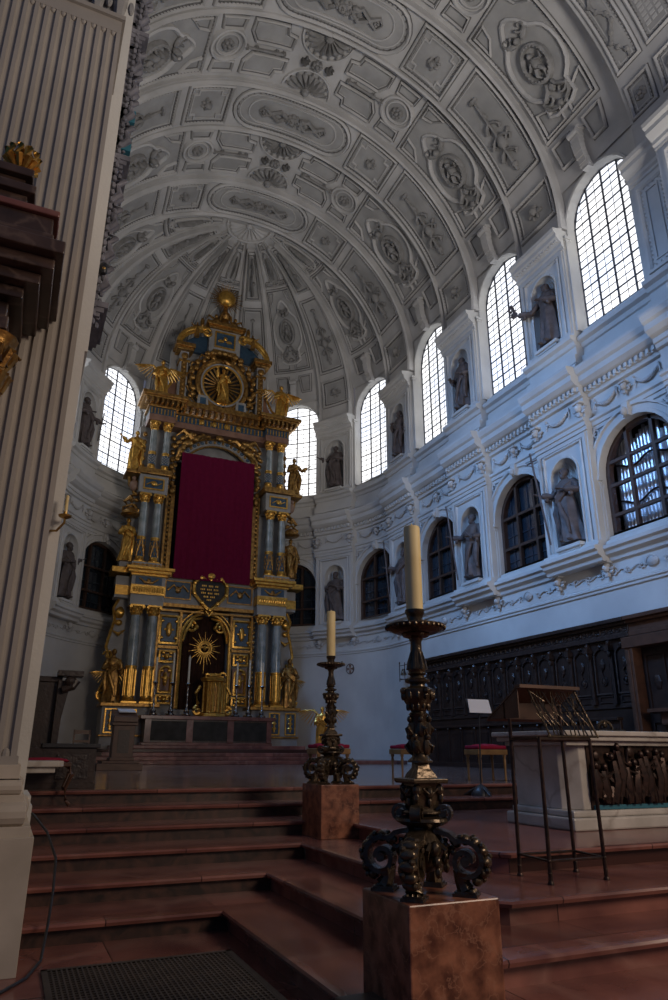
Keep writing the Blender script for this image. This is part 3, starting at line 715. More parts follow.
def window_band(band, half, sides, seed=0):
    dome = band.kind == 'd'
    for side in sides:
        F = band.F(side); F2 = lambda c, q, g, F=F: F(c, q, g*1.7); mo, fi, re, ky = MB(F2), MB(F), MB(F2), MB(F); mo.bd = MB(F2)
        w = half-.16; x0, x1 = cc(58), cc(22)
        coffer(mo, fi, [(x0, -w), (x1, -w), (x1, w), (x0, w)], 0, w=.07, two=False)
        m_ = cc(39.5)
        # shaped inner field with the medallion
        n = 12; ow = min(.95, w-.12)
        pth = [(m_-1.45+.45*(1-cos(pi*i/n*1))*0-.42*sin(pi*i/n), -.42+.84*i/n) for i in range(n+1)]
        pth = [(m_-1.35, -.35)]+[(m_-1.35-.3*sin(pi*i/6), -.35+.7*i/6) for i in range(1, 6)]+[(m_-1.35, .35), (m_-1.0, .5)]+[(m_+.95*cos(pi-pi*i/8)*.9, ow*(.62+.38*sin(pi*i/8))) for i in range(1, 8)]+[(m_+1.0, .5), (m_+1.55, .55), (m_+1.7, .3), (m_+1.7, -.3), (m_+1.55, -.55), (m_+1.0, -.5)]+[(m_+.95*cos(pi*i/8)*.9, -ow*(.62+.38*sin(pi*i/8))) for i in range(1, 8)]+[(m_-1.0, -.5)]
        mo.sweep(dens(ccw(pth), .25), [(-.07, 0), (-.07, .07), (0, .09), (.07, .04), (.07, 0)]); fieldpoly(fi, pth, .018)
        medallion(mo, re, m_, 0, .02, 1.0, seed)
        # trapezoid panels in the corners of the bay
        for e in (-1, 1):
            coffer(mo, fi, [(x1-.62, e*.14), (x1-.12, e*.14), (x1-.12, e*(w-.14)), (x1-1.05, e*(w-.14)), (x1-.95, e*.75)], 0, w=.06, bead=False, two=False)
            coffer(mo, fi, [(x0+.14, e*.5), (x0+.14, e*(w-.14)), (x0+.95, e*(w-.14)), (x0+.6, e*.62)], 0, w=.05, bead=False, two=False)
        for e in (-1, 1):                        # panels on the haunch beside the keystone
            coffer(mo, fi, [(cc(20), e*.30), (cc(12.5), e*.42), (cc(12.5), e*.95), (cc(20), e*(w-.1))], 0, w=.05, bead=False, two=False)
        # keystone volute above the window
        ky.T = None
        for j in range(7):
            t = j/6; c_ = cc(16.5-9.5*t); ky.box((c_, 0, .10+.20*sin(pi*(.15+.75*t))), (.22, .36-.10*t, .24))
        ky.tube([(cc(17), -.2, .30), (cc(17), .2, .30)], .13, 10); ky.tube([(cc(7.6), -.16, .22), (cc(7.6), .16, .22)], .10, 10)
        ky.box((cc(17.8), 0, .16), (.1, .5, .34))
        if not dome:
            R_ = .48
            mo.sweep(circ(cc(63.5), 0, R_+.16, 24), [(-.02, 0), (0, .08), (.06, .09), (.10, .04), (.10, 0)][::1]); mo.sweep(circ(cc(63.5), 0, R_-.05, 24), [(-.02, 0), (0, .05), (.04, .05), (.06, 0)])
            fieldpoly(fi, circ(cc(63.5), 0, R_+.02, 24), .014); rosette(re, cc(63.5), 0, .26, .02)
            for e in (-1, 1):
                coffer(mo, fi, [(cc(82), e*.20), (cc(71.2), e*.20), (cc(69.2), e*.58), (cc(69.2), e*(w-.08)), (cc(79), e*(w-.08)), (cc(79.6), e*.80), (cc(82), e*.74)], 0, w=.06, bead=False)
                coffer(mo, fi, [(cc(66.8), e*.62), (cc(60.5), e*.62), (cc(60), e*(w-.08)), (cc(67.2), e*(w-.08))], 0, w=.05, bead=False, two=False)
            re.tube([(cc(68.3), 0, .05), (cc(80), 0, .06)], [.04, .05], 6)
            for t in (69, 72, 78, 80): rosette(re, cc(t), 0, .10, .01, 5)
            if side == 1:
                for e in (-1, 1):
                    shell(re, .0, e*1.16, .74, .03, -e*pi/2); mo.sweep([(x, y) for x, y in [(.86*cos(a_), e*1.16-e*.86*sin(a_)) for a_ in [pi*i/12 for i in range(13)]]][::e], [(0, 0), (0, .06), (.06, .06), (.06, 0)], closed=False)
                    for f in (-1, 1): mask(re, f*.45, e*.0, .2, .02)
                rosette(re, 0, 0, .24, .03)
        else:
            def stad2(c_, r, l, n=8): return [(c_+l+r*.9*cos(-pi/2+pi*i/n), r*sin(-pi/2+pi*i/n)) for i in range(n+1)]+[(c_-l+r*.9*cos(pi/2+pi*i/n), r*sin(pi/2+pi*i/n)) for i in range(n+1)]
            c_ = cc(67.5); coffer(mo, fi, stad2(c_, .62, .45), 0, w=.07, two=False); re.tube([(c_-.6, 0, .05), (c_, .08, .06), (c_+.6, 0, .05)], [.06, .14, .08], 6)
            for e in (-1, 1):
                coffer(mo, fi, [(cc(61.3), e*.12), (cc(59.2), e*.12), (cc(59.2), e*(w-.1)), (cc(61.3), e*(w-.12))], 0, w=.05, bead=False, two=False)
            coffer(mo, fi, [(cc(79.5), -.45), (cc(75.5), -.6), (cc(75.5), .6), (cc(79.5), .45)], 0, w=.07, two=False, bead=False)
            for e in (-1, 1): mo.sweep(dens([(cc(80), e*(w+.05)), (cc(59), e*(w+.03))], .4, False), [(-.03, 0), (-.03, .06), (.03, .06), (.03, 0)], closed=False)
        mo.build('panel_moulding', 'stucco', ceil); mo.bd.build('bead_shade_row', 'dust_shade', ceil); fi.build('panel_field', 'field', ceil, smooth=True); re.build('stucco_relief', 'relief', ceil, smooth=True); ky.build('keystone', 'stucco', ceil, smooth=True)
PBH = 1.12; PYS = [(WY[0]+WY[1])/2, (WY[1]+WY[2])/2, 24.72]
for i, y in enumerate(PYS): pier_band(Band('b', y, PBH), PBH, .14, (1, -1), i)
for i, y in enumerate(WY): window_band(Band('b', y, 1), 2.445-PBH, (1, -1), i)
for i in range(3, 7): pier_band(Band('d', pi/2-S_PIER[i]/RA, 1), 1.0, .12, (1,), i)
for i in range(3, 8): window_band(Band('d', pi/2-S_WIN[i]/RA, 1), 1.30, (1,), i)
cr = MB(lambda x, y, h: (XA+x, YC+y, ZC+BV*sqrt(max(0, 1-(x*x+y*y)/(RA*RA)))-h))
shell(cr, 0, .15, .95, .05, pi/2, 11); cr.sweep([(1.1*cos(pi*i/16), .1+1.1*sin(pi*i/16)) for i in range(17)], [(0, 0), (0, .1), (.08, .1), (.08, 0)], closed=False)
cr.build('crown_shell', 'stucco', ceil, smooth=True)
# ---- coffered choir arch at the near end
F = Band('b', 9.25, 1.2).F
for side in (1, -1):
    f = F(side); ba, mo, fi, re = MB(f), MB(f), MB(f), MB(f); mo.bd = MB(f); hb = 1.25; h = .45; ce = cc(-6)
    ba.grid(lambda u, v: (ce*v, -hb+2*hb*u, h), 4, 36)
    for e in (-1, 1): ba.grid(lambda u, v: (ce*v, e*hb, h*u), 1, 36)
    s_ = side
    for a0, a1, kind in ((4, 14, 'r'), (18, 64, 'l'), (68, 86, 'l')):
        for q0, q1, kk in ((.25*s_, 1.12*s_, 0), (-.95*s_, .05*s_, 1)):
            if s_ < 0 and False: continue
            p = [(cc(a1), q0), (cc(a0), q0), (cc(a0), q1), (cc(a1), q1)]
            coffer(mo, fi, p, h, w=.10)
            m_ = (q0+q1)/2
            if kind == 'r': rosette(re, cc((a0+a1)/2), m_, .24, h)
            elif kk == 0:
                rosette(re, cc((a0+a1)/2), m_, .3, h)
                for e in (-1, 1):
                    n = 9; L_ = (a1-a0)*.42*CD
                    pts = [(cc((a0+a1)/2)+e*(.3+L_*j/n), m_+.16*sin(j*1.3), h+.06) for j in range(n+1)]; re.tube(pts, [.06*(1-j/14) for j in range(n+1)], 5)
                    for j in range(1, n): re.ell((pts[j][0], pts[j][1], h+.05), (.10, .09, .07), 6, 4)
            else:
                for j in range(int((cc(a0)-cc(a1)-.4)/.16)):
                    for e in (-1, 0, 1): mo.box((cc(a1)+.25+j*.16, m_+e*.2, h+.03), (.10, .14, .05))
    ba.build('choir_arch', 'stucco', ceil, smooth=True); mo.build('panel_moulding', 'stucco', ceil); mo.bd.build('bead_shade_row', 'dust_shade', ceil); fi.build('panel_field', 'field', ceil, smooth=True); re.build('stucco_relief', 'relief', ceil, smooth=True)
# near pier on the right, with panelled pilaster
pr_ = MB()
pr_.bx(14.4, 15.2, 9.55, 10.98, .9, 17.7); pr_.bx(13.95, 15.2, 7.9, 9.7, .9, 17.3)
for x, y0, y1, z0, z1 in ((14.4, 9.85, 10.85, 13.8, 16.7), (13.95, 8.1, 9.5, 13.8, 16.7), (14.4, 9.85, 10.85, 7.1, 10.3), (13.95, 8.1, 9.5, 7.1, 10.3)):
    q = MB(lambda a, b, h, X=x: (X-h, a, b)); pr_2 = q
    q.sweep([(y0, z0), (y1, z0), (y1, z1), (y0, z1)], [(0, 0), (0, .06), (.08, .07), (.14, .02), (.14, 0)]); beads(q, inset([(y0, z0), (y1, z0), (y1, z1), (y0, z1)], .17), .0, .04, .14)
    q.sweep([(y0+.28, z0+.28), (y1-.28, z0+.28), (y1-.28, z1-.28), (y0+.28, z1-.28)], [(0, 0), (0, .04), (.05, .04), (.05, 0)])
    pr_.v += [] ; o_ = len(pr_.v); pr_.v += q.v; pr_.f += [tuple(i+o_ for i in g) for g in q.f]
for E in (E_ledge, E_arch, E_corn, E_sub, E_sill, E_cap):
    for x0, y0, y1 in ((14.4, 9.55, 11.0), (13.95, 7.9, 9.7)):
        q = MB(lambda s, z, h, X=x0: (X-h, s, z)); m_ = len(E)
        vs = [(s, z, h) for s in (y0, y1) for h, z in E]; q.add(vs, [(j, (j+1) % m_, m_+(j+1) % m_, m_+j) for j in range(m_)]+[tuple(range(m_)), tuple(range(2*m_-1, m_-1, -1))])
        o_ = len(pr_.v); pr_.v += q.v; pr_.f += [tuple(i+o_ for i in g) for g in q.f]
pr_.build('near_pier', 'plaster', roots[0])
# ================================================================ figures
def hand(mb, c, d, k, curl=.5, side=1):
    """palm, four fingers and a thumb; c wrist, d direction, k figure height"""
    c = Vector(c); d = Vector(d).normalized(); u = d.cross(Vector((0, 0, 1)))
    if u.length < .1: u = Vector((1, 0, 0))
    u.normalize(); w = u.cross(d).normalized()
    mb.tube([c, c+d*.03*k, c+d*.055*k], [.016*k, .022*k, .02*k], 7, flat=.6)
    for j, ln in enumerate((.036, .042, .040, .032)):
        o = c+d*.052*k+u*(j-1.5)*.0115*k
        p1 = o+d*ln*k*.5; p2 = p1+(d*(1-curl)-w*curl)*ln*k*.55
        mb.tube([o, p1, p2], [.0068*k, .0062*k, .005*k], 5)
    o = c+d*.02*k+u*side*.018*k; mb.tube([o, o+(d*.6+u*side*.7).normalized()*.022*k, o+(d*.9+u*side*.3).normalized()*.04*k], [.0075*k, .007*k, .0055*k], 5)
def figure(h, armL, armR, seed=0, beard=True, hood=False, wings=False, lean=0, fold=.13, cloak=True, n=26, short=False):
    """robed standing figure facing -y; arm = (elbow, wrist, hand direction) as fractions of h. returns MB"""
    R = random.Random(seed); m = MB(); k = h
    ph = R.uniform(0, 6)
    prof = [(0, .150, .120), (.03, .148, .118), (.12, .140, .112), (.25, .128, .104), (.38, .122, .10), (.48, .118, .096), (.55, .108, .088), (.60, .098, .080), (.66, .106, .082), (.72, .118, .084), (.77, .126, .080), (.80, .112, .068), (.825, .060, .050), (.84, .036, .036), (.87, .032, .034)]
    if short: prof = [(z, a*.92 if z > .5 else a*.9, b) for z, a, b in prof]
    vs = []
    hip = R.choice((-1, 1))*.018
    for z, rx, ry in prof:
        f = fold*max(0, 1-z/.62)+.035*(1 if z < .78 else 0)
        sw = hip*sin(pi*min(1, z/.8))+lean*z
        for i in range(n):
            a = 2*pi*i/n
            r = 1+f*(sin(7*a+ph+z*3)+.5*sin(11*a-z*5+ph*2))*(1 if z < .8 else 0)
            vs.append(((rx*r*cos(a)+sw)*k, (ry*r*sin(a)-.012*sin(pi*z))*k, z*k))
    m_ = len(prof)
    m.add(vs, [(j*n+i, j*n+(i+1) % n, (j+1)*n+(i+1) % n, (j+1)*n+i) for j in range(m_-1) for i in range(n)]+[tuple(range(n-1, -1, -1)), tuple((m_-1)*n+i for i in range(n))])
    lx = lean*.92*k; H = Vector((lx, -.012*k, .925*k))
    m.ell(H, (.042*k, .05*k, .062*k), 12, 9)
    m.ell(H+Vector((0, .012*k, .014*k)), (.05*k, .052*k, .056*k), 10, 7)          # hair
    m.ell(H+Vector((0, -.050*k, -.004*k)), (.007*k, .012*k, .016*k), 6, 5)        # nose
    m.ell(H+Vector((0, -.044*k, .010*k)), (.030*k, .010*k, .006*k), 8, 4)         # brow
    m.ell(H+Vector((0, -.044*k, -.028*k)), (.014*k, .008*k, .005*k), 6, 4)        # mouth
    for e in (-1, 1): m.ell(H+Vector((e*.044*k, 0, -.002*k)), (.007*k, .012*k, .016*k), 5, 4)
    if beard: m.ell(H+Vector((0, -.032*k, -.052*k)), (.032*k, .026*k, .042*k), 8, 6)
    if hood: m.ell(H+Vector((0, .03*k, -.06*k)), (.075*k, .06*k, .05*k), 9, 6)
    for e, arm in ((-1, armL), (1, armR)):
        sh = Vector((e*.105*k+lean*.78*k, 0, .775*k)); el = Vector(arm[0])*k; wr = Vector(arm[1])*k
        mid = (el+wr)/2
        m.tube([sh-Vector((e*.03*k, 0, 0)), sh, (sh+el)/2, el, mid, wr*.85+el*.15], [.035*k, .046*k, .043*k, .042*k, .046*k, .036*k], 9)
        m.tube([el*.4+wr*.6, wr], [.020*k, .015*k], 7)
        m.ell(mid+Vector((0, 0, -.035*k)), (.03*k, .03*k, .055*k), 7, 5)          # hanging sleeve
        hand(m, wr, arm[2], k, .5, -e)
    if cloak:                                    # mantle: drawn across the body and falling at one side
        e = R.choice((-1, 1))
        for t in range(3):
            o = t*.035
            m.tube([(e*.11*k+lx*.8, -.02*k, (.79-o*.5)*k), (e*.04*k+lx*.6, -.095*k, (.70-o)*k), (-e*.07*k+lx*.5, -.108*k, (.60-o)*k), (-e*.135*k, -.04*k, (.54-o)*k), (-e*.14*k, .02*k, (.40-o)*k)], [.022*k, .026*k, .028*k, .030*k, .018*k], 7)
        m.tube([(-e*.125*k, -.06*k, .55*k), (-e*.135*k, -.09*k, .40*k), (-e*.115*k, -.085*k, .24*k), (-e*.13*k, -.08*k, .14*k)], [.030*k, .042*k, .036*k, .014*k], 8)
        m.tube([(-e*.08*k, -.10*k, .56*k), (-e*.03*k, -.125*k, .40*k), (e*.03*k, -.12*k, .26*k), (e*.06*k, -.125*k, .10*k)], [.02*k, .032*k, .028*k, .012*k], 7)
    for e in (-1, 1): m.ell((e*.05*k, -.125*k, .018*k), (.026*k, .05*k, .018*k), 7, 4)
    return m
def wing(k, e, m=None):
    m = m or MB()
    # a wing with bones and rows of feathers, thick at the shoulder
    root = Vector((e*.05*k, .08*k, .74*k)); tip = Vector((e*.46*k, .16*k, .92*k)); mid = Vector((e*.22*k, .12*k, .92*k))
    m.tube([root, mid, tip], [.03*k, .028*k, .012*k], 7)
    for j in range(11):
        t = j/10; p = root.lerp(mid, min(1, t*2)) if t < .5 else mid.lerp(tip, t*2-1)
        ln = (.20+.16*sin(pi*min(1, t*1.1)))*k; d = Vector((e*(.15+.75*t), .04, -1+.75*t)).normalized()
        q = p+d*ln; s_ = Vector((0, 1, 0)).cross(d).normalized()*.022*k
        m.tube([p, p+d*ln*.5, q], [.024*k, .036*k, .016*k], 6, flat=.45)
    return m
A_STAFF = ((-.19, -.06, .66), (-.27, -.17, .68), (-.5, -.6, .3)); A_CHEST = ((.17, -.04, .62), (.05, -.155, .66), (-.8, -.2, .3))
A_DOWN = ((.18, 0, .60), (.20, -.06, .46), (.1, -.3, -1)); A_OUT = ((.20, -.02, .68), (.33, -.10, .76), (.8, -.3, .6)); A_BOOK = ((.18, -.02, .60), (.13, -.15, .58), (-.6, -.6, .1))
def mir(a): return tuple((-p[0], p[1], p[2]) for p in a)
def on_wall(s, z, h):
    p = Wm(s, z, h); q = Wm(s, z, h+.1); d = Vector(q)-Vector(p)
    return p, atan2(d.y, d.x)+pi/2              # rotation that turns -y to the room
def place_fig(name, s, z, mb, label, cat='statue', m='statue', group=None, depth=PH-.10, turn=0):
    p, rz = on_wall(s, z, depth)
    t = thing(name, label, cat, p, rz+turn, group); t.scale = (1.22, 1.1, 1.03); mb.build('body', m, t, smooth=True)
    return t
SH = 2.25
def staff(t, p0, p1, r, m='statue', cross=False):
    b = MB(); b.tube([p0, p1], r, 6)
    if cross:
        q = Vector(p0).lerp(Vector(p1), .90); b.tube([q+Vector((-.18, 0, .0)), q+Vector((.18, 0, 0))], r, 6)
        q = Vector(p0).lerp(Vector(p1), .97)
    return b.build('staff', m, t)
zlow, zup = 7.26, 13.96
# lower niches, right wall
t = place_fig('saint_statue', S_PIER[0], zlow, figure(2.35, A_STAFF, A_CHEST, 1, lean=-.04), 'bearded brown saint beside the organ window, raising a tall staff topped by a small cross', group='saints in the lower niches')
staff(t, (-.42, -.42, .02), (-.80, -.46, 3.05), .028, cross=True)
t = place_fig('saint_statue', S_PIER[1], zlow, figure(2.35, A_STAFF, A_BOOK, 2), 'brown saint with plain staff, in the lower niche between two dark windows', group='saints in the lower niches')
staff(t, (-.40, -.42, .0), (-.78, -.44, 2.85), .025)
t = place_fig('saint_statue', S_PIER[2], zlow, figure(2.35, A_STAFF, A_DOWN, 3), 'brown saint mostly hidden behind the large candle, long staff showing to its left', group='saints in the lower niches')
staff(t, (-.42, -.42, .0), (-.75, -.46, 2.8), .025)
t = place_fig('saint_statue', S_PIER[3], zlow, figure(2.3, mir(A_CHEST), A_CHEST, 4), 'brown saint with both hands gathered at the chest, lower niche right of the altar', group='saints in the lower niches')
t = place_fig('saint_statue', S_PIER[6], zlow, figure(2.3, A_BOOK and mir(A_BOOK), A_OUT, 5, lean=.05), 'shadowed brown saint in the lower niche at the far left beside the fluted pier', group='saints in the lower niches')
# upper niches
t = place_fig('friar_statue', S_PIER[0], zup, figure(2.3, ((-.20, -.08, .62), (-.34, -.20, .66), (-.9, -.2, .3)), A_CHEST, 11, beard=False, hood=True, cloak=False), 'friar in a hooded habit holding out a branch, highest niche beside the largest bright window', group='friars in the upper niches')
b = MB(); b.tube([(-.70, -.42, 1.45), (-.84, -.46, 1.62), (-.90, -.45, 1.86), (-1.0, -.43, 2.1)], [.03, .05, .04, .02], 6)
for j in range(8): b.ell((-.82-.03*j+(.05 if j % 2 else -.07), -.45, 1.55+.07*j), (.07, .04, .05), 6, 4)
b.build('branch', 'statue', t, smooth=True)
place_fig('friar_statue', S_PIER[1], zup, figure(2.2, mir(A_BOOK), A_BOOK, 12, beard=False, hood=True), 'hooded friar holding something low in both hands, second upper niche from the largest window', group='friars in the upper niches')
place_fig('friar_statue', S_PIER[2], zup, figure(2.2, mir(A_CHEST), A_DOWN, 13, hood=True), 'friar with one arm hanging, upper niche above the large candle', group='friars in the upper niches')
place_fig('friar_statue', S_PIER[3], zup, figure(2.2, mir(A_OUT), A_CHEST, 14, beard=False), 'robed brown figure in the upper niche right of the bright window beside the altar', group='friars in the upper niches')
t = place_fig('saint_statue', S_PIER[6], zup, figure(2.3, mir(A_CHEST), ((.19, -.05, .66), (.30, -.16, .62), (.6, -.5, .2)), 15), 'robed saint with a staff in the upper niche left of the altar', group='friars in the upper niches')
staff(t, (.55, -.36, .5), (.74, -.40, 1.95), .022)
# hidden ones beside the altar still stand in their niches
# ================================================================ organ
t = thing('pipe_organ', 'silvery organ pipes standing behind the oak window at the right edge', 'organ', Wm(S_WIN[0], ZL0, -.62), 0)
pos = Vector(t.location)
for i in range(22):
    y = -1.25+2.5*i/21; grp = i//4; j = i % 4
    hgt = [3.3, 3.1, 3.4, 3.2, 3.4, 3.3][grp]*(1-.03*j)
    b = MB(); r = .052; b.lathe([(.015, 0), (r, .28+.05*j), (r, .32+.05*j), (r, hgt)], (0, y, -.1), 8)
    b.box((-r, y, .38+.05*j), (.02, .05, .06)); b.build('organ_pipe', 'pipe', t, smooth=True)
for z in (1.0, 2.1):
    b = MB(); b.tube([(-.1, y_, z+.10*cos(y_*5)) for y_ in [(-1.3+.1*k) for k in range(27)]], .03, 5); b.build('pipe_rail', 'wood', t)
b = MB(); b.box((.5, 0, 1.6), (.08, 3.4, 4.6)); b.box((.1, 0, -.25), (1.0, 3.2, .2)); b.box((.1, -1.7, 1.6), (1.0, .08, 4.6)); b.box((.1, 1.7, 1.6), (1.0, .08, 4.6)); b.box((.1, 0, 3.9), (1.2, 3.4, .08)); b.build('organ_case', 'wood', t)
# ================================================================ choir stalls along the right wall
t = thing('choir_stalls', 'long dark carved oak stall back with a row of arched panels on the right wall', 'choir stalls', (14.4, 17, .99))
SY0, SY1 = 13.24, 23.2; xo = 14.4; yo = 17
b = MB(); b.bx(0, .28, SY0-yo, SY1-yo, 0, 3.35); b.build('back_wall', 'wood', t)
b = MB()
for x0, x1, z0, z1 in ((-.10, .28, 3.30, 3.42), (-.06, .28, 3.42, 3.62), (-.16, .28, 3.62, 3.70), (-.26, .28, 3.70, 3.80), (-.04, .28, 1.55, 1.66), (-.06, .28, 0, .2)): b.bx(x0, x1, SY0-yo, SY1-yo, z0, z1)
b.build('cornice', 'woodc', t, bevel=.01)
b = MB()
for j in range(int((SY1-SY0)/.24)):
    y = SY0-yo+.12+.24*j; sp = spiral((y, 3.52), .075, 1.0, j*pi, 8, sgn=1 if j % 2 else -1)
    b.tube([(-.07, p, q) for p, q in sp], .016, 4); b.ell((-.07, y+.12, 3.52), (.03, .03, .06), 5, 4)
b.build('carved_frieze', 'woodc', t)
panel_y = [13.55+.755*k for k in range(13)]
for y in panel_y:
    q = MB(lambda a, bb, h: (-h, a, bb)); c = y-yo
    q.sweep([(c-.24, 1.95), (c+.24, 1.95)]+arcpts(c, 2.85, .24, 0, pi, 8)[1:-1]+[(c-.24, 2.85)], [(0, 0), (0, .05), (-.04, .06), (-.07, 0)])
    q.sweep(circ(c, 2.25, .12, 10, 1), [(0, 0), (0, .03), (.03, .03), (.03, 0)]); q.ell((c, 2.7, .02), (.09, .16, .05), 6, 5); q.ell((c, 2.25, .02), (.06, .09, .04), 6, 4)
    q.tube([(c, 2.4, .03), (c+.05, 2.5, .03), (c-.03, 2.6, .03)], .02, 4)
    q.sweep([(c-.24, 1.70), (c+.24, 1.70), (c+.24, 1.88), (c-.24, 1.88)], [(0, 0), (0, .03), (.03, .03), (.03, 0)])
    q.sweep([(c-.26, .35), (c+.26, .35), (c+.26, 1.4), (c-.26, 1.4)], [(0, 0), (0, .03), (.04, .03), (.04, 0)])
    q.ell((c, 3.16, .04), (.08, .06, .06), 6, 4)
    q.build('arched_panel', 'woodc', t)
    q = MB(); e = c+.377
    q.bx(-.09, 0, e-.05, e+.05, 1.66, 3.0); q.bx(-.12, 0, e-.07, e+.07, 1.66, 1.8); q.box((-.1, e, 3.08), (.2, .13, .12)); q.ell((-.12, e, 2.95), (.07, .06, .1), 6, 5); q.ell((-.11, e, 3.2), (.09, .05, .08), 6, 4)
    q.build('pilaster', 'woodc', t)
b = MB(); b.bx(-.62, 0, SY0-yo, SY1-yo, .44, .50); b.bx(-.05, 0, SY0-yo, SY1-yo, .5, 1.45); b.build('seat_row', 'wood', t)
b = MB(); b.bx(-.74, -.66, SY0-yo, SY1-yo, 0, 1.22); b.bx(-.82, -.62, SY0-yo, SY1-yo, 1.22, 1.29); b.bx(-.80, -.6, SY0-yo, SY1-yo, 0, .14); b.build('desk_front', 'wood', t, bevel=.01)
for y in panel_y:
    q = MB(); e = y-yo+.377; q.bx(-.79, -.74, e-.04, e+.04, .14, 1.14); q.ell((-.79, e, 1.17), (.05, .05, .05), 6, 4)
    w_ = MB(lambda a, bb, h: (-.74-h, a, bb)); w_.sweep([(y-yo-.25, .25), (y-yo+.25, .25), (y-yo+.25, 1.05), (y-yo-.25, 1.05)], [(0, 0), (0, .02), (.03, .02), (.03, 0)])
    o_ = len(q.v); q.v += w_.v; q.f += [tuple(i+o_ for i in g) for g in w_.f]
    q.build('desk_panel', 'wood', t)
# door case in the stalls
t = thing('stall_doorway', 'heavy oak doorcase breaking the row of stall panels, right edge', 'doorway', (14.4, 12.1, .99))
b = MB(); b.bx(-.42, 0, .78, 1.02, 0, 3.15); b.bx(-.42, 0, -1.02, -.78, 0, 3.15); b.bx(-.46, 0, -1.06, 1.06, 2.95, 3.22); b.bx(0, .28, -1.1, 1.12, 0, 3.35)
for x0, x1, z0, z1 in ((-.10, .28, 3.30, 3.42), (-.06, .28, 3.42, 3.62), (-.16, .28, 3.62, 3.70), (-.26, .28, 3.70, 3.80)): b.bx(x0, x1, -1.1, 1.12, z0, z1)
for e in (-1, 1): b.bx(-.45, -.42, e*.9-.04, e*.9+.04, .1, 2.9)
b.build('door_frame', 'woodm', t, bevel=.01)
q = MB(); q.bx(-.10, 0, -.78, .78, 0, 2.95)
for z0, z1 in ((.2, 1.2), (1.4, 2.8)):
    for e in (-1, 1):
        w_ = MB(lambda a, bb, h: (-.10-h, a, bb)); w_.sweep([(e*.4-.3, z0), (e*.4+.3, z0), (e*.4+.3, z1), (e*.4-.3, z1)], [(0, 0), (0, .04), (.05, .04), (.05, 0)]); w_.ell((e*.4, (z0+z1)/2, .01), (.12, .2, .04), 6, 5)
        o_ = len(q.v); q.v += w_.v; q.f += [tuple(i+o_ for i in g) for g in w_.f]
q.build('door_leaf', 'wood', t)
b = MB(); b.bx(-.5, -.1, -.5, .5, 1.38, 1.46); b.bx(-.35, -.1, -.25, .25, 1.1, 1.38); b.build('ledge', 'woodm', t)
# ================================================================ high altar
AX, AY = 7.4, 30.1
AT = thing('high_altar', 'towering blue, white and gilded high altar filling the apse', 'altar', (AX, AY, .99))
Z = .99                                          # local z = world z - Z
class AB(MB):
    """altar builder: works in (u, z world, d) with d = distance in front of the altar plane"""
    def __init__(s): super().__init__(lambda u, y, z: (u, y, z-Z))
    def bar(s, u0, u1, z0, z1, d0, d1): s.bx(u0, u1, -d1, -d0, z0, z1)
def part(b, name, m, parent=AT, smooth=False, bevel=0): return b.build(name, m, parent, smooth=smooth, bevel=bevel)
# backing
b = AB(); b.bar(-4.05, 4.05, 1.5, 3.05, -.9, .35)
b.bar(-3.75, -1.05, 3.05, 7.3, -.8, -.1); b.bar(1.05, 3.75, 3.05, 7.3, -.8, -.1); b.bar(-1.1, 1.1, 7.1, 8.6, -.8, -.1)
b.bar(-3.6, 3.6, 8.6, 15.75, -.8, -.15); b.bar(-2.5, 2.5, 16.9, 20.2, -.6, -.2); part(b, 'altar_wall', 'stone')
b = AB(); b.prism([(-1.1, 6.0)]+[(-1.08*cos(pi*i/12), 6.05+1.1*sin(pi*i/12)) for i in range(13)]+[(1.1, 6.0), (1.1, 7.3), (-1.1, 7.3)], .1, .5, ax=(0, 2, 1)); part(b, 'niche_arch', 'stone')
def moul(u0, u1, z0, z1, d, steps, m, name='entablature', gold=True):
    b = AB(); n = len(steps)
    for i, (t0, t1, dd) in enumerate(steps): b.bar(u0-dd, u1+dd, z0+(z1-z0)*t0, z0+(z1-z0)*t1, -.3, d+dd)
    return part(b, name, m, bevel=.015)
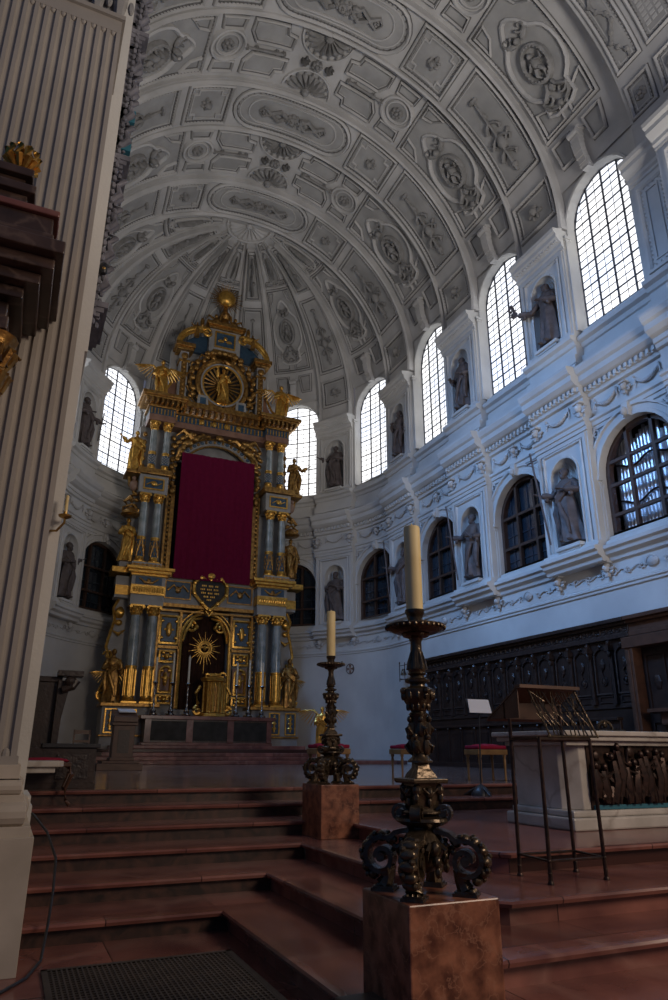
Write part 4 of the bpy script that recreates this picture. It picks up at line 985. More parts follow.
def column(u, z0, z1, r, d, lower=.33, style=0):
    H = z1-z0; c = thing_part = None
    b = AB(); b.lathe([(r*1.0, z0+.16), (r*1.0, z0+H*lower)], (u, -d, 0), 16) if False else None
    zb = z0+.16; zc = z1-.42; zm = z0+H*lower
    b = AB(); b.lathe([(r, zm), (r*1.0, zm+.1), (r*.97, (zm+zc)/2), (r*.86, zc)], (u, -d, 0), 18); sh = part(b, 'column', 'bluem', smooth=True)
    b = AB(); b.box((u, -d, z0+.03), (r*2.8, r*2.8, .08)); b.lathe([(r*1.32, z0+.07), (r*1.38, z0+.11), (r*1.1, z0+.16), (r*1.2, z0+.2), (r*1.03, z0+.24), (r*1.03, zm-.03), (r*1.14, zm-.02), (r*1.14, zm+.04), (r*1.02, zm+.06)], (u, -d, 0), 18)
    if style == 0:
        for k in range(10):
            a = 2*pi*k/10; b.tube([(u+r*1.04*cos(a), -d+r*1.04*sin(a), z0+.3), (u+r*1.04*cos(a), -d+r*1.04*sin(a), zm-.1)], .02, 4)
    b.build('column_base', 'gold', sh, smooth=True)
    if style:
        q = AB(); q.lathe([(r*1.06, z0+.3), (r*1.06, zm-.1)], (u, -d, 0), 18); q.build('painted_drum', 'blue', sh, smooth=True)
        q = AB(); nn = 8; rows = 6 if style == 2 else 4
        for j in range(rows):
            for k in range(nn):
                a = 2*pi*(k+.5*(j % 2))/nn; z = z0+.36+(zm-z0-.5)*(j+.5)/rows; q.ell((u+r*1.08*cos(a), -d+r*1.08*sin(a), z), (r*.22, r*.22, (zm-z0)/rows*.30), 5, 4)
        if style == 1: 
            for e in (-1, 1): q.tube([(u+r*1.12*cos(-pi/2+e*(.9-.3*t)), -d+r*1.12*sin(-pi/2+e*(.9-.3*t)), z0+.3+(zm-z0-.3)*t/3) for t in range(4)], .03, 4)
        q.build('gilt_pattern', 'darkgold' if style == 1 else 'stone', sh, smooth=True)
    q = AB(); q.lathe([(r*.9, zc), (r*1.0, zc+.05), (r*.9, zc+.08), (r*1.05, zc+.3), (r*1.3, zc+.36)], (u, -d, 0), 14); q.box((u, -d, z1-.03), (r*2.7, r*2.7, .07))
    for j, (zz, rr) in enumerate(((zc+.15, 1.05), (zc+.28, 1.2))):
        for k in range(8):
            a = 2*pi*(k+.5*j)/8; q.ell((u+r*rr*cos(a), -d+r*rr*sin(a), zz), (r*.24, r*.24, .07), 5, 4)
    for e in (-1, 1): q.tube([(u+e*r*1.2, -d-r*1.2-.03, zc+.33), (u+e*r*1.2, -d-r*.8, zc+.33)], .06, 8)
    q.build('capital', 'gold', sh, smooth=True)
for e in (-1, 1):
    for u in (2.42, 3.12): column(e*u, 3.22, 7.18, .215, .62, .36, 0)
    for u in (2.62, 3.22): column(e*u, 8.98, 12.15, .175, .62, .36, 1)
    for u in (2.48, 3.08): column(e*u, 13.3, 15.72, .155, .55, .36, 2)
    # socle with little panels
    b = AB(); b.bar(e*2.0 if e > 0 else -4.1, 4.1 if e > 0 else -2.0, 1.5, 3.08, .35, .85); part(b, 'socle', 'stone', bevel=.02)
    b = AB(); b.bar(min(e*1.9, e*4.2), max(e*1.9, e*4.2), 3.08, 3.22, -.3, 1.0); b.bar(min(e*1.95, e*4.15), max(e*1.95, e*4.15), 1.95, 2.03, .3, .92); part(b, 'ledge', 'darkgold', bevel=.02)
    for u in (3.02, 3.75):
        b = AB(); b.bar(e*u-.22, e*u+.22, 2.1, 2.98, .85, .88); fr = part(b, 'socle_panel', 'blue')
        q = AB(); q.tube([(e*u, -.9, 2.2), (e*u, -.9, 2.9)], .05, 6)
        for zz in (2.35, 2.55, 2.75): q.ell((e*u, -.9, zz), (.11, .04, .07), 6, 4)
        q.sweep([(e*u-.24, 2.08), (e*u+.24, 2.08), (e*u+.24, 3.0), (e*u-.24, 3.0)], [(0, -.85), (0, -.93), (.05, -.93), (.05, -.85)], ax=(0, 2, 1)); q.build('gilt_ornament', 'gold', fr)
    # first entablature, breaking forward over the columns
    u0, u1 = sorted((e*2.08, e*3.45))
    b = AB(); b.bar(u0, u1, 7.18, 7.62, -.3, .86); b.bar(u0-.02, u1+.02, 8.0, 8.42, -.3, .88); part(b, 'entablature', 'stone', bevel=.01)
    b = AB(); b.bar(u0-.03, u1+.03, 7.62, 8.02, -.3, .92)
    for j in range(12): b.ell((u0+.1+j*(u1-u0-.2)/11, -.93, 7.82), (.05, .04, .12), 5, 4)
    part(b, 'gilt_frieze', 'gold')
    b = AB(); b.bar(u0-.08, u1+.08, 8.40, 8.50, -.3, .98); b.bar(u0-.22, u1+.22, 8.50, 8.62, -.3, 1.15); b.bar(u0-.32, u1+.32, 8.62, 8.76, -.3, 1.25); part(b, 'cornice', 'gold', bevel=.02)
    b = AB(); q = AB(); c = (u0+u1)/2; b.bar(c-.55, c+.55, 8.05, 8.38, .88, .90); o = part(b, 'blue_field', 'blue')
    q.tube([(c-.4, -.92, 8.3), (c-.15, -.93, 8.12), (c+.15, -.93, 8.12), (c+.4, -.92, 8.3)], [.03, .06, .06, .03], 6); q.ell((c, -.94, 8.2), (.1, .05, .1), 6, 5); q.build('gilt_ornament', 'darkgold', o, smooth=True)
    # outer wing part over the side figures
    u0, u1 = sorted((e*3.45, e*4.05))
    b = AB(); b.bar(u0, u1, 7.5, 8.42, -.3, .45); part(b, 'entablature', 'stone')
    b = AB(); b.bar(u0, u1, 7.62, 8.02, -.3, .5); part(b, 'gilt_frieze', 'gold'); b = AB(); b.bar(min(u0, u1 if e > 0 else u0-.25), max(u1, u1+.25 if e > 0 else u1), 8.50, 8.74, -.3, .8); part(b, 'cornice', 'gold', bevel=.02)
    # scrolled side wing
    b = AB(); pl = [(3.45, 3.3), (4.1, 3.3), (4.22, 3.7), (4.0, 4.3), (3.9, 4.9), (4.12, 5.5), (4.0, 6.1), (3.88, 6.6), (3.98, 7.1), (3.8, 7.5), (3.45, 7.5)]
    b.prism([(e*x, z) for x, z in pl], .0, .14, ax=(0, 2, 1)); part(b, 'side_wing', 'stone')
    q = AB(); q.tube([(e*x, -.03, z) for x, z in pl[1:-1]], .065, 7); q.tube([(e*4.12+x*1, -.05, z) for x, z in [(p, r_) for p, r_ in spiral((0, 3.52), .24, 1.4, 0, 18, sgn=-e)]], .065, 7)
    q.tube([(e*4.0+x, -.05, z) for x, z in spiral((0, 5.15), .20, 1.3, pi, 14, sgn=e)], .05, 7)
    for zz in (6.5, 6.8, 7.05): q.ell((e*3.72, -.1, zz), (.16-.03*(zz-6.5), .1, .13), 7, 5)
    q.tube([(e*3.45, -.1, 6.2), (e*3.7, -.15, 6.0), (e*3.92, -.1, 6.15)], [.03, .09, .03], 7); q.ell((e*3.72, -.16, 6.92), (.2, .12, .2), 8, 6)
    part(q, 'wing_scroll', 'gold', smooth=True)
    # panels between the columns and the niche
    for z0, z1, kind in ((5.75, 6.95, 'sq'), (4.98, 5.45, 'sm'), (3.72, 4.85, 'arch'), (3.28, 3.62, 'sm')):
        c = e*1.62; hw = .40 if kind == 'sq' else .33
        b = AB(); b.bar(c-hw, c+hw, z0, z1, .1, .14); fr = part(b, 'inset_panel', 'blue' if kind != 'arch' else 'rosestone')
        q = AB()
        path = [(c-hw, z0), (c+hw, z0), (c+hw, z1), (c-hw, z1)] if kind != 'arch' else [(c-hw+.06, z0), (c+hw-.06, z0)]+arcpts(c, z1-.3, hw-.06, 0, pi, 8)
        q.sweep(path, [(-.02, -.1), (-.02, -.2), (.05, -.22), (.09, -.16), (.09, -.1)], ax=(0, 2, 1))
        for j in range(4 if kind == 'sq' else 2):
            a = pi/4+j*pi/2; q.ell((c+hw*.9*cos(a)*1.2*(1 if kind == 'sq' else .6), -.2, (z0+z1)/2+(z1-z0)*.42*sin(a)), (.08, .05, .08), 6, 4)
        q.ell((c, -.2, (z0+z1)/2), (.13 if kind != 'arch' else .10, .07, (z1-z0)*.26), 8, 6)
        if kind == 'arch': q.ell((c, -.2, z1-.42), (.08, .08, .1), 7, 5); q.tube([(c-.15, -.2, z0+.65), (c, -.26, z0+.5), (c+.15, -.2, z0+.62)], .04, 6)
        else:
            for j in range(4): a = j*pi/2; q.ell((c+.16*cos(a), -.19, (z0+z1)/2+.16*sin(a)*(z1-z0)), (.07, .04, .05), 5, 4)
        q.build('gilt_frame', 'gold', fr, smooth=True)
    b = AB(); b.bar(min(e*1.1, e*2.08), max(e*1.1, e*2.08), 5.55, 5.66, -.1, .2); b.bar(min(e*1.08, e*1.18), max(e*1.08, e*1.18), 3.1, 7.2, -.1, .2); b.bar(min(e*2.05, e*2.13), max(e*2.05, e*2.13), 3.1, 7.2, -.1, .2)
    for zz in [3.4+.22*k for k in range(17)]: b.ell((e*2.2, -.12, zz), (.06, .06, .08), 5, 4)
    part(b, 'gilt_strip', 'darkgold')
    # second storey
    u0, u1 = sorted((e*2.3, e*3.55))
    b = AB(); b.bar(u0, u1, 8.76, 8.98, -.2, .98); part(b, 'pedestal_zone', 'stone', bevel=.015); b = AB(); b.bar(u0, u1, 12.15, 13.0, -.2, .86); part(b, 'pedestal_zone', 'stone', bevel=.015); b = AB(); b.bar(min(e*3.5, e*4.0), max(e*3.5, e*4.0), 8.76, 9.05, -.2, .5); part(b, 'figure_base', 'stone', bevel=.015)
    b = AB(); c = (u0+u1)/2; b.bar(c-.42, c+.42, 12.33, 12.82, .86, .88); o = part(b, 'blue_field', 'blue')
    q = AB(); q.sweep([(c-.45, 12.30), (c+.45, 12.30), (c+.45, 12.85), (c-.45, 12.85)], [(0, -.85), (0, -.92), (.06, -.92), (.06, -.85)], ax=(0, 2, 1)); q.ell((c, -.93, 12.57), (.14, .06, .13), 7, 5); q.tube([(c-.32, -.91, 12.5), (c-.1, -.92, 12.65), (c+.1, -.92, 12.5), (c+.32, -.91, 12.63)], .03, 5); q.build('gilt_ornament', 'gold', o, smooth=True)
    b = AB(); b.bar(u0-.12, u1+.12, 13.02, 13.28, -.2, 1.0); b.bar(min(e*3.5, e*4.15), max(e*3.5, e*4.15), 13.0, 13.16, -.2, .85)
    part(b, 'ledge', 'darkgold', bevel=.02)
    b = AB(); b.bar(u0, u1, 8.85, 8.89, .98, 1.0)
    for j in range(7): b.ell((u0+.1+j*(u1-u0-.2)/6, -1.0, 8.87), (.06, .03, .05), 5, 4)
    part(b, 'gilt_beading', 'darkgold')
    # frame strips flanking the curtain and ornaments
    b = AB(); b.bar(min(e*1.85, e*2.02), max(e*1.85, e*2.02), 8.9, 12.9, -.1, .25); b.bar(min(e*2.12, e*2.22), max(e*2.12, e*2.22), 8.9, 12.9, -.1, .2)
    for k in range(18): b.ell((e*2.07, -.25, 9.05+.21*k), (.07, .06, .08), 5, 4)
    for k in range(6): b.ell((e*(1.98+.05*(k % 2)), -.25, 12.7+.30*k), (.13, .1, .14), 7, 5)
    b.ell((e*2.0, -.35, 12.6), (.16, .14, .2), 8, 6); part(b, 'curtain_frame', 'darkgold', smooth=False)
    for k in range(5):
        pass
    # canopy and bracket over the second-storey figures
    b = AB(); u = e*3.75
    b.tube([(u-.30, -.35, 11.15), (u-.33, -.45, 11.45), (u, -.55, 11.62), (u+.33, -.45, 11.45), (u+.30, -.35, 11.15)], .06, 7)
    b.lathe([(.34, 11.1), (.42, 11.16), (.40, 11.24), (.2, 11.45), (.1, 11.5)], (u, -.42, 0), 12); b.tube([(u+e*.1, -.4, 11.5), (u+e*.28, -.4, 11.75), (u+e*.05, -.4, 12.0), (u-e*.15, -.3, 12.2), (u+e*.1, -.3, 12.6), (u+e*.2, -.3, 12.95)], [.06, .09, .09, .11, .12, .08], 7)
    for k in range(5): b.ell((u-e*.15+.06*(k % 2), -.4, 11.6+.28*k), (.12, .1, .1), 7, 5)
    b.ell((u, -.45, 11.85), (.11, .12, .14), 8, 6); part(b, 'canopy', 'darkgold', smooth=True)
    b = AB(); b.ell((e*3.72, -.42, 12.55), (.2, .18, .26), 8, 6); b.ell((e*3.75, -.5, 12.85), (.1, .1, .11), 8, 6); part(b, 'putto_bust', 'flesh', smooth=True)
    # festoon between columns and figures on the third storey
    b = AB()
    for k in range(5): b.ell((e*3.42, -.2, 13.6+.4*k), (.11, .1, .13), 7, 5)
    for k in range(6): b.ell((e*(2.1-.0*k), -.2, 13.45+.36*k), (.13, .09, .14), 7, 5)
    part(b, 'gilt_drop', 'darkgold', smooth=True)
    # third entablature
    u0, u1 = sorted((e*2.2, e*3.4))
    b = AB(); b.bar(u0, u1, 15.72, 16.02, -.3, .82); part(b, 'architrave', 'rosestone')
    b = AB(); b.bar(u0, u1, 16.02, 16.36, -.3, .80); o = part(b, 'blue_frieze', 'blue')
    q = AB()
    for j in range(8): q.box((u0+.08+j*(u1-u0-.16)/7, -.80, 16.19), (.05, .05, .26))
    q.build('gilt_triglyph', 'gold', o)
    b = AB(); b.bar(u0-.1, u1+.1, 16.36, 16.46, -.3, .92); b.bar(u0-.35, u1+.35, 16.68, 16.78, -.3, 1.25); b.bar(u0-.45, u1+.45, 16.78, 16.94, -.3, 1.32)
    for j in range(8): b.box((u0-.2+j*(u1-u0+.4)/7, -1.0, 16.57), (.10, .45, .2))
    part(b, 'cornice', 'darkgold', bevel=.01)
    # aedicule sides
    b = AB(); b.bar(min(e*1.75, e*2.15), max(e*1.75, e*2.15), 16.94, 19.9, -.3, .35); part(b, 'aedicule_pilaster', 'stone', bevel=.015)
    b = AB(); b.bar(min(e*1.82, e*2.08), max(e*1.82, e*2.08), 17.2, 19.3, .35, .38)
    for zz in [17.35+.24*k for k in range(9)]: b.ell((e*1.95, -.40, zz), (.09, .05, .1), 6, 4)
    b.bar(min(e*1.68, e*2.22), max(e*1.68, e*2.22), 19.3, 19.42, -.3, .42); b.ell((e*1.95, -.42, 19.6), (.18, .12, .18), 8, 6)
    b.bar(min(e*1.58, e*2.35), max(e*1.58, e*2.35), 19.9, 20.05, -.3, .55); b.bar(min(e*1.5, e*2.45), max(e*1.5, e*2.45), 20.05, 20.25, -.3, .65); part(b, 'aedicule_capital', 'darkgold', bevel=.01)
    b = AB(); b.prism([(e*2.15, 16.94), (e*3.2, 16.94), (e*3.05, 17.3), (e*2.7, 17.6), (e*2.45, 18.1), (e*2.35, 18.8), (e*2.15, 18.9)], .1, .3, ax=(0, 2, 1)); part(b, 'volute_wing', 'rosestone')
    b = AB(); b.tube([(e*2.3, -.1, 18.9), (e*2.42, -.12, 18.2), (e*2.68, -.12, 17.7), (e*3.05, -.12, 17.45)], .06, 7); b.tube([(e*2.72+p, -.12, zz) for p, zz in spiral((0, 17.32), .30, 1.5, pi/2, 20, sgn=-e)], .05, 7); part(b, 'volute', 'gold', smooth=True)
    # broken gable with curved segments
    b = AB(); P_ = [(e*(2.3-.1*k*1.0)*1.0, 20.25+0) for k in range(1)]
    seg = [(e*(.95+1.35*sin(pi/2*t)), 21.45-1.15*(1-cos(pi/2*t))) for t in [k/8 for k in range(9)]]
    b.tube([(u_, -.3, z_) for u_, z_ in seg], .13, 8); b.tube([(u_*.98, -.35, z_-.22) for u_, z_ in seg], .07, 6)
    b.tube([(e*.95+p, -.38, zz) for p, zz in spiral((0, 21.2), .26, 1.3, pi/2, 16, sgn=e)], .07, 7); part(b, 'broken_gable', 'gold', smooth=True)
    b = AB(); b.prism([(e*.8, 20.2), (e*2.2, 20.2), (e*1.9, 20.7), (e*1.4, 21.1), (e*.8, 21.2)], .0, .25, ax=(0, 2, 1)); part(b, 'blue_field', 'blue')
    # clusters round the round frame
    b = AB(); R = random.Random(5+e)
    for k in range(13):
        a = -pi/2+e*(.5+2.3*k/12); rr = 1.5+.12*(k % 2); b.ell((rr*cos(a), -.35, 18.45+rr*sin(a)), (.17, .13, .17), 7, 5, rz=R.random()*3)
        b.tube([(rr*cos(a), -.3, 18.45+rr*sin(a)), ((rr+.2)*cos(a+.15), -.42, 18.45+(rr+.2)*sin(a+.15)), ((rr+.1)*cos(a+.3), -.3, 18.45+(rr+.1)*sin(a+.3))], [.07, .06, .02], 6)
    for zz in (17.2, 17.6, 18.1, 18.6, 19.1): b.ell((e*1.55, -.3, zz), (.11, .12, .16), 7, 5)
    part(b, 'gilt_cluster', 'darkgold', smooth=True)
    b = AB(); b.prism([(e*.95-.28, 17.0), (e*.95+.28, 17.0), (e*.95+.24, 17.6), (e*.95-.24, 17.6)], -.55, -.1, ax=(0, 2, 1)); o = part(b, 'pedestal_block', 'stone'); q = AB(); q.box((e*.95, -.56, 17.3), (.28, .03, .34)); q.build('blue_field', 'blue', o)
# centre of first storey
b = AB(); b.bar(-1.0, 1.0, 3.0, 7.1, -.6, -.55); part(b, 'niche_back', 'black')
b = AB(); b.grid(lambda u, v: (-1.02+2.04*u, .25+.05*sin(u*52)*(1-.2*v), 3.0+4.05*v), 80, 4); part(b, 'niche_curtain', 'brownc', smooth=True)
b = AB(); b.tube([(p, -.16, z_) for p, z_ in [(-1.08, 3.1), (-1.08, 6.05)]+[(-1.08*cos(pi*i/14), 6.05+1.1*sin(pi*i/14)) for i in range(15)]+[(1.08, 3.1)]], .07, 7)
b.tube([(p, -.14, z_) for p, z_ in [(-1.25*cos(pi*i/14), 6.05+1.25*sin(pi*i/14)) for i in range(15)]], .035, 6)
for e in (-1, 1):
    b.tube([(e*.66+p, -.12, z_) for p, z_ in spiral((0, 6.55), .26, 1.4, pi/2, 18, sgn=e)], .06, 7)
    b.tube([(e*.98, -.1, 5.9), (e*.9, -.15, 6.3), (e*.6, -.15, 6.85), (e*.2, -.15, 6.95)], [.04, .07, .07, .04], 7)
    b.ell((e*.42, -.12, 6.55), (.1, .1, .12), 7, 5)
part(b, 'niche_frame', 'gold', smooth=True)
b = AB(); b.bar(-2.08, 2.08, 7.3, 7.45, -.2, .4); b.bar(-2.08, 2.08, 8.55, 8.72, -.2, .55); b.bar(-2.08, 2.08, 7.12, 7.2, -.2, .3); part(b, 'middle_cornice', 'darkgold')
b = AB(); b.bar(-2.08, 2.08, 7.45, 8.55, -.2, .32); part(b, 'middle_entablature', 'stone')
for e in (-1, 1):
    b = AB(); b.bar(min(e*.85, e*1.95), max(e*.85, e*1.95), 7.68, 8.42, .32, .35); o = part(b, 'blue_field', 'blue')
    q = AB(); c = e*1.4; q.sweep([(c-.58, 7.65), (c+.58, 7.65), (c+.58, 8.45), (c-.58, 8.45)], [(0, -.3), (0, -.38), (.05, -.38), (.05, -.3)], ax=(0, 2, 1))
    q.tube([(c-.45, -.38, 8.0), (c-.2, -.4, 8.25), (c, -.4, 8.0), (c+.2, -.4, 8.25), (c+.45, -.38, 8.0)], .05, 6); q.ell((c, -.4, 8.05), (.14, .06, .16), 7, 5); q.build('gilt_ornament', 'darkgold', o, smooth=True)
b = AB(); hrt = [(0, 7.25), (.35, 7.55), (.72, 7.95), (.72, 8.4), (.45, 8.65), (0, 8.6), (-.45, 8.65), (-.72, 8.4), (-.72, 7.95), (-.35, 7.55)]
b.prism(hrt, -.5, -.3, ax=(0, 2, 1)); o = part(b, 'cartouche', 'blackm')
q = AB(); q.sweep(hrt, [(-.08, -.48), (-.08, -.58), (.02, -.62), (.07, -.52), (.07, -.48)], ax=(0, 2, 1))
for u_, z_ in hrt: q.ell((u_, -.58, z_), (.1, .07, .1), 6, 5)
q.ell((0, -.6, 8.75), (.2, .1, .16), 7, 5); q.tube([(-.15, -.5, 7.2), (0, -.5, 7.0), (.15, -.5, 7.2)], .05, 6); q.build('cartouche_frame', 'gold', o, smooth=True)
q = AB()
for z_, w_ in ((8.32, .40), (8.16, .46), (8.0, .42), (7.84, .3), (7.7, .16)):
    n_ = int(w_*2/.075)
    for k in range(n_):
        if k % 4 != 3: q.box((-w_+.075*(k+.5), -.51, z_), (.045, .02, .07))
q.build('inscription', 'gold', o)
# sunburst with a dove in the niche
b = AB(); c0 = (0, -.10, 5.65)
for k in range(28):
    a = 2*pi*k/28; ln = (.72 if k % 2 else .48)*(1.5 if k % 28 in (21, 20, 22) else 1); b.tube([(.18*cos(a), -.10, 5.65+.18*sin(a)), (ln*cos(a), -.10, 5.65+ln*sin(a))], [.022, .006], 4)
b.tube([(.30*cos(2*pi*k/20), -.12, 5.65+.30*sin(2*pi*k/20)) for k in range(21)], .03, 6); b.ell((0, -.15, 5.65), (.07, .06, .12), 7, 5)
for e in (-1, 1): b.ell((e*.11, -.14, 5.69), (.11, .03, .05), 6, 4)
part(b, 'sunburst', 'gold', smooth=True)
# back of the picture zone and the arch above the curtain
b = AB(); b.bar(-1.85, 1.85, 8.72, 14.2, -.12, -.05); part(b, 'picture_back', 'black')
cz, rr_ = 13.35, 1.9
for r0, m_, nm, dd in ((rr_+.06, 'stone', 'picture_arch', .26), (rr_-.14, 'darkgold', 'picture_arch_rim', .34), (rr_+.26, 'darkgold', 'picture_arch_rim', .30)):
    b = AB(); b.tube([(r0*sin(t), -dd, cz+(r0)*cos(t)) for t in [rad(-62+124*k/20) for k in range(21)]], .14 if m_ == 'stone' else .05, 8); part(b, nm, m_, smooth=True)
for k in range(9):
    b = AB(); t = rad(-48+12*k); b.ell(((rr_+.06)*sin(t), -.40, cz+(rr_+.06)*cos(t)), (.10, .05, .08), 6, 4); part(b, 'blue_inlay', 'blue')
b = AB()
for k in range(8):
    t = rad(-42+12*k); b.ell(((rr_+.06)*sin(t), -.42, cz+(rr_+.06)*cos(t)), (.07, .06, .09), 6, 4)
for e in (-1, 1):                                # winged cherubs in the spandrels
    b.ell((e*1.15, -.5, 15.25), (.16, .14, .17), 8, 6); b.ell((e*1.5, -.45, 15.0), (.3, .16, .2), 8, 6, tilt=e*.5)
    b.tube([(e*1.1, -.4, 15.3), (e*.8, -.5, 15.5), (e*.45, -.4, 15.45)], [.16, .12, .03], 7); b.tube([(e*1.3, -.4, 15.3), (e*1.75, -.5, 15.6), (e*2.05, -.4, 15.3)], [.16, .12, .04], 7)
    b.tube([(e*1.6, -.45, 14.9), (e*1.85, -.5, 14.6), (e*1.95, -.4, 14.2)], [.12, .09, .05], 7)
for e in (-1, 1):
    for k in range(6): b.ell((e*(1.25+.16*k), -.48, 15.45-.03*k*k+.04*(k % 2)), (.17, .11, .12), 7, 5, tilt=e*.6)
    for k in range(4): b.ell((e*(.95-.14*k), -.45, 15.42+.03*k), (.13, .09, .08), 7, 5)
    for k in range(5): b.ell((e*(1.62+.07*k), -.42, 14.95-.2*k), (.14, .10, .13), 7, 5)
b.ell((0, -.5, 15.5), (.2, .12, .16), 8, 6)
part(b, 'gilt_cherub', 'darkgold', smooth=True)
b = AB(); b.bar(-2.2, 2.2, 15.72, 16.02, -.3, .45); part(b, 'architrave', 'rosestone')
b = AB(); b.bar(-2.2, 2.2, 16.02, 16.36, -.3, .43); o = part(b, 'blue_frieze', 'blue'); q = AB()
for j in range(24): q.box((-2.1+j*4.2/23, -.43, 16.19), (.06, .06, .26))
for k in (-.9, -.3, .3, .9): q.ell((k, -.48, 16.2), (.13, .1, .15), 7, 5)
q.build('gilt_triglyph', 'gold', o)
b = AB(); b.bar(-2.2, 2.2, 16.36, 16.46, -.3, .55); b.bar(-2.2, 2.2, 16.68, 16.94, -.3, .92)
for j in range(15): b.box((-2.1+j*4.2/14, -.6, 16.57), (.11, .42, .2))
part(b, 'cornice', 'darkgold')
# the round frame with its figure
for r0, m_, t_, nm in ((1.22, 'darkgold', .13, 'round_frame'), (1.05, 'stone', .06, 'frame_bead'), (.98, 'gold', .06, 'frame_rim')):
    b = AB(); b.tube([(r0*cos(2*pi*k/36), -.35, 18.45+r0*1.08*sin(2*pi*k/36)) for k in range(37)], t_, 8); part(b, nm, m_, smooth=True)
b = AB(); b.prism([(1.05*cos(2*pi*k/24), 18.45+1.12*sin(2*pi*k/24)) for k in range(24)], -.24, -.18, ax=(0, 2, 1)); part(b, 'round_niche', 'blackm')
b = AB()
for k in range(24):
    a = 2*pi*k/24; b.tube([(.2*cos(a), -.27, 18.45+.2*sin(a)), (.92*cos(a), -.30, 18.45+.98*sin(a))], [.03, .055], 5)
part(b, 'glory_rays', 'darkgold')
b = AB(); b.bar(-.8, .8, 20.25, 21.55, -.3, .35); part(b, 'attic', 'stone'); b = AB(); b.bar(-.5, .5, 20.55, 21.4, .35, .37); o = part(b, 'blue_field', 'blue')
q = AB(); q.sweep([(-.53, 20.52), (.53, 20.52), (.53, 21.43), (-.53, 21.43)], [(0, -.34), (0, -.42), (.07, -.42), (.07, -.34)], ax=(0, 2, 1)); q.ell((0, -.42, 21.05), (.11, .08, .12), 7, 5)
for e in (-1, 1): q.ell((e*.2, -.4, 20.9), (.17, .06, .09), 6, 4)
q.build('gilt_cherub', 'gold', o, smooth=True)
b = AB(); b.bar(-.9, .9, 21.55, 21.68, -.3, .5); b.bar(-1.02, 1.02, 21.68, 21.86, -.3, .6); part(b, 'attic_cornice', 'darkgold', bevel=.015); b = AB(); b.bar(-.6, .6, 20.1, 20.35, -.3, .45)
for k in range(7): b.ell((-.85+.28*k, -.5, 19.95+.2*sin(pi*k/6)), (.18, .16, .14), 7, 5)
part(b, 'cloud_swag', 'darkgold', bevel=.015)
b = AB(); b.lathe([(.55, 21.86), (.50, 22.0), (.30, 22.15), (.22, 22.4), (.34, 22.55), (.28, 22.75), (.12, 22.95), (.10, 23.25)], (0, 0, 0), 12)
for e in (-1, 1):
    b.ell((e*.45, -.2, 22.1), (.22, .18, .2), 8, 6); b.ell((e*.5, -.25, 22.38), (.1, .1, .11), 7, 5); b.tube([(e*.5, -.1, 22.25), (e*.85, -.1, 22.45), (e*.95, -.1, 22.2)], [.07, .06, .02], 6)
    b.tube([(e*.3, -.2, 22.2), (e*.25, -.3, 22.5), (e*.1, -.25, 22.7)], [.06, .05, .04], 6); b.ell((e*1.2, -.3, 21.75), (.12, .12, .3), 7, 5)
part(b, 'finial_base', 'darkgold', smooth=True)
b = AB(); b.ell((0, -.2, 23.62), (.46, .30, .46), 20, 14); o = part(b, 'sun_globe', 'gold', smooth=True)
q = AB()
for k in range(36):
    a = 2*pi*k/36; ln = .92 if k % 2 else .74; q.tube([(.40*cos(a), -.1, 23.62+.40*sin(a)), (ln*cos(a), -.1-.25*max(0, sin(a)), 23.62+.95*ln*sin(a))], [.035, .01], 4)
q.build('sun_ray', 'darkgold', o)
# the cloth that hides the painting
b = AB()
b.grid(lambda u, v: (-1.74+3.5*u, -.62-.018*sin(u*75)*(1-.3*v)-.02*sin(u*23+2), 8.52+5.93*v), 150, 6)
b.grid(lambda u, v: (-1.74+3.5*u, -.59-.018*sin(u*75)*(1-.3*v)-.02*sin(u*23+2), 8.52+5.93*v), 150, 6)
o = b.build('veil', 'crimson', None, smooth=True); o.location = (AX, AY, .99); tag(o, 'large plain crimson cloth hanging over the altar painting', 'cloth')
# mensa
t = thing('altar_table', 'long red marble altar table with three dark inset panels', 'altar table', (AX, 28.4, 0))
b = MB(); b.bx(-2.55, 2.55, 0, .80, 1.64, 2.6); b.build('body', 'brownm', t); b = MB(); b.bx(-2.75, 2.75, -.12, .82, 2.6, 2.75); b.bx(-2.65, 2.65, -.05, .8, 1.64, 1.75); b.build('table_slab', 'redm', t, bevel=.02)
for c, w in ((-1.6, .72), (.05, .78), (1.68, .72)):
    b = MB(); b.bx(c-w, c+w, -.03, 0, 1.82, 2.54); b.build('dark_panel', 'blackm', t)
for c in (-2.42, -.8, .86, 2.5):
    b = MB(); b.bx(c-.13 if c < 2.4 else c-.1, c+.13 if c > -2.4 and c < 2.4 else c+.1, -.07, 0, 1.75, 2.6); b.build('pier', 'redm', t)
# tabernacle
t = thing('tabernacle', 'bright gilded tabernacle with small columns standing on the altar table', 'tabernacle', (AX+.17, 28.85, 2.75))
b = MB(); b.lathe([(.62, 0), (.60, .12), (.42, .16), (.40, 1.35), (.50, 1.40), (.54, 1.52), (.36, 1.6), (.28, 1.72)], n=8); b.build('body', 'gold', t, bevel=.01)
for k in range(6):
    a = pi*1.5+(k-2.5)*.42; b = MB(); b.lathe([(.07, .16), (.05, .25), (.045, 1.25), (.07, 1.35)], (.50*cos(a), .50*sin(a), 0), 8); b.build('small_column', 'gold', t, smooth=True)
for e in (-1, 1):
    b = MB(); b.tube([(p, -.1, z_) for p, z_ in [(e*.55, 1.2), (e*.72, .9), (e*.62, .5)]+spiral((e*.62, .22), .2, 1.2, pi/2, 14, sgn=-e)], .07, 7); b.build('side_scroll', 'gold', t, smooth=True)
    b = MB(); b.tube([(p, -.25, z_) for p, z_ in spiral((e*.3, 1.62), .16, 1.0, 0, 10, sgn=e)], .05, 6); b.build('top_scroll', 'gold', t, smooth=True)
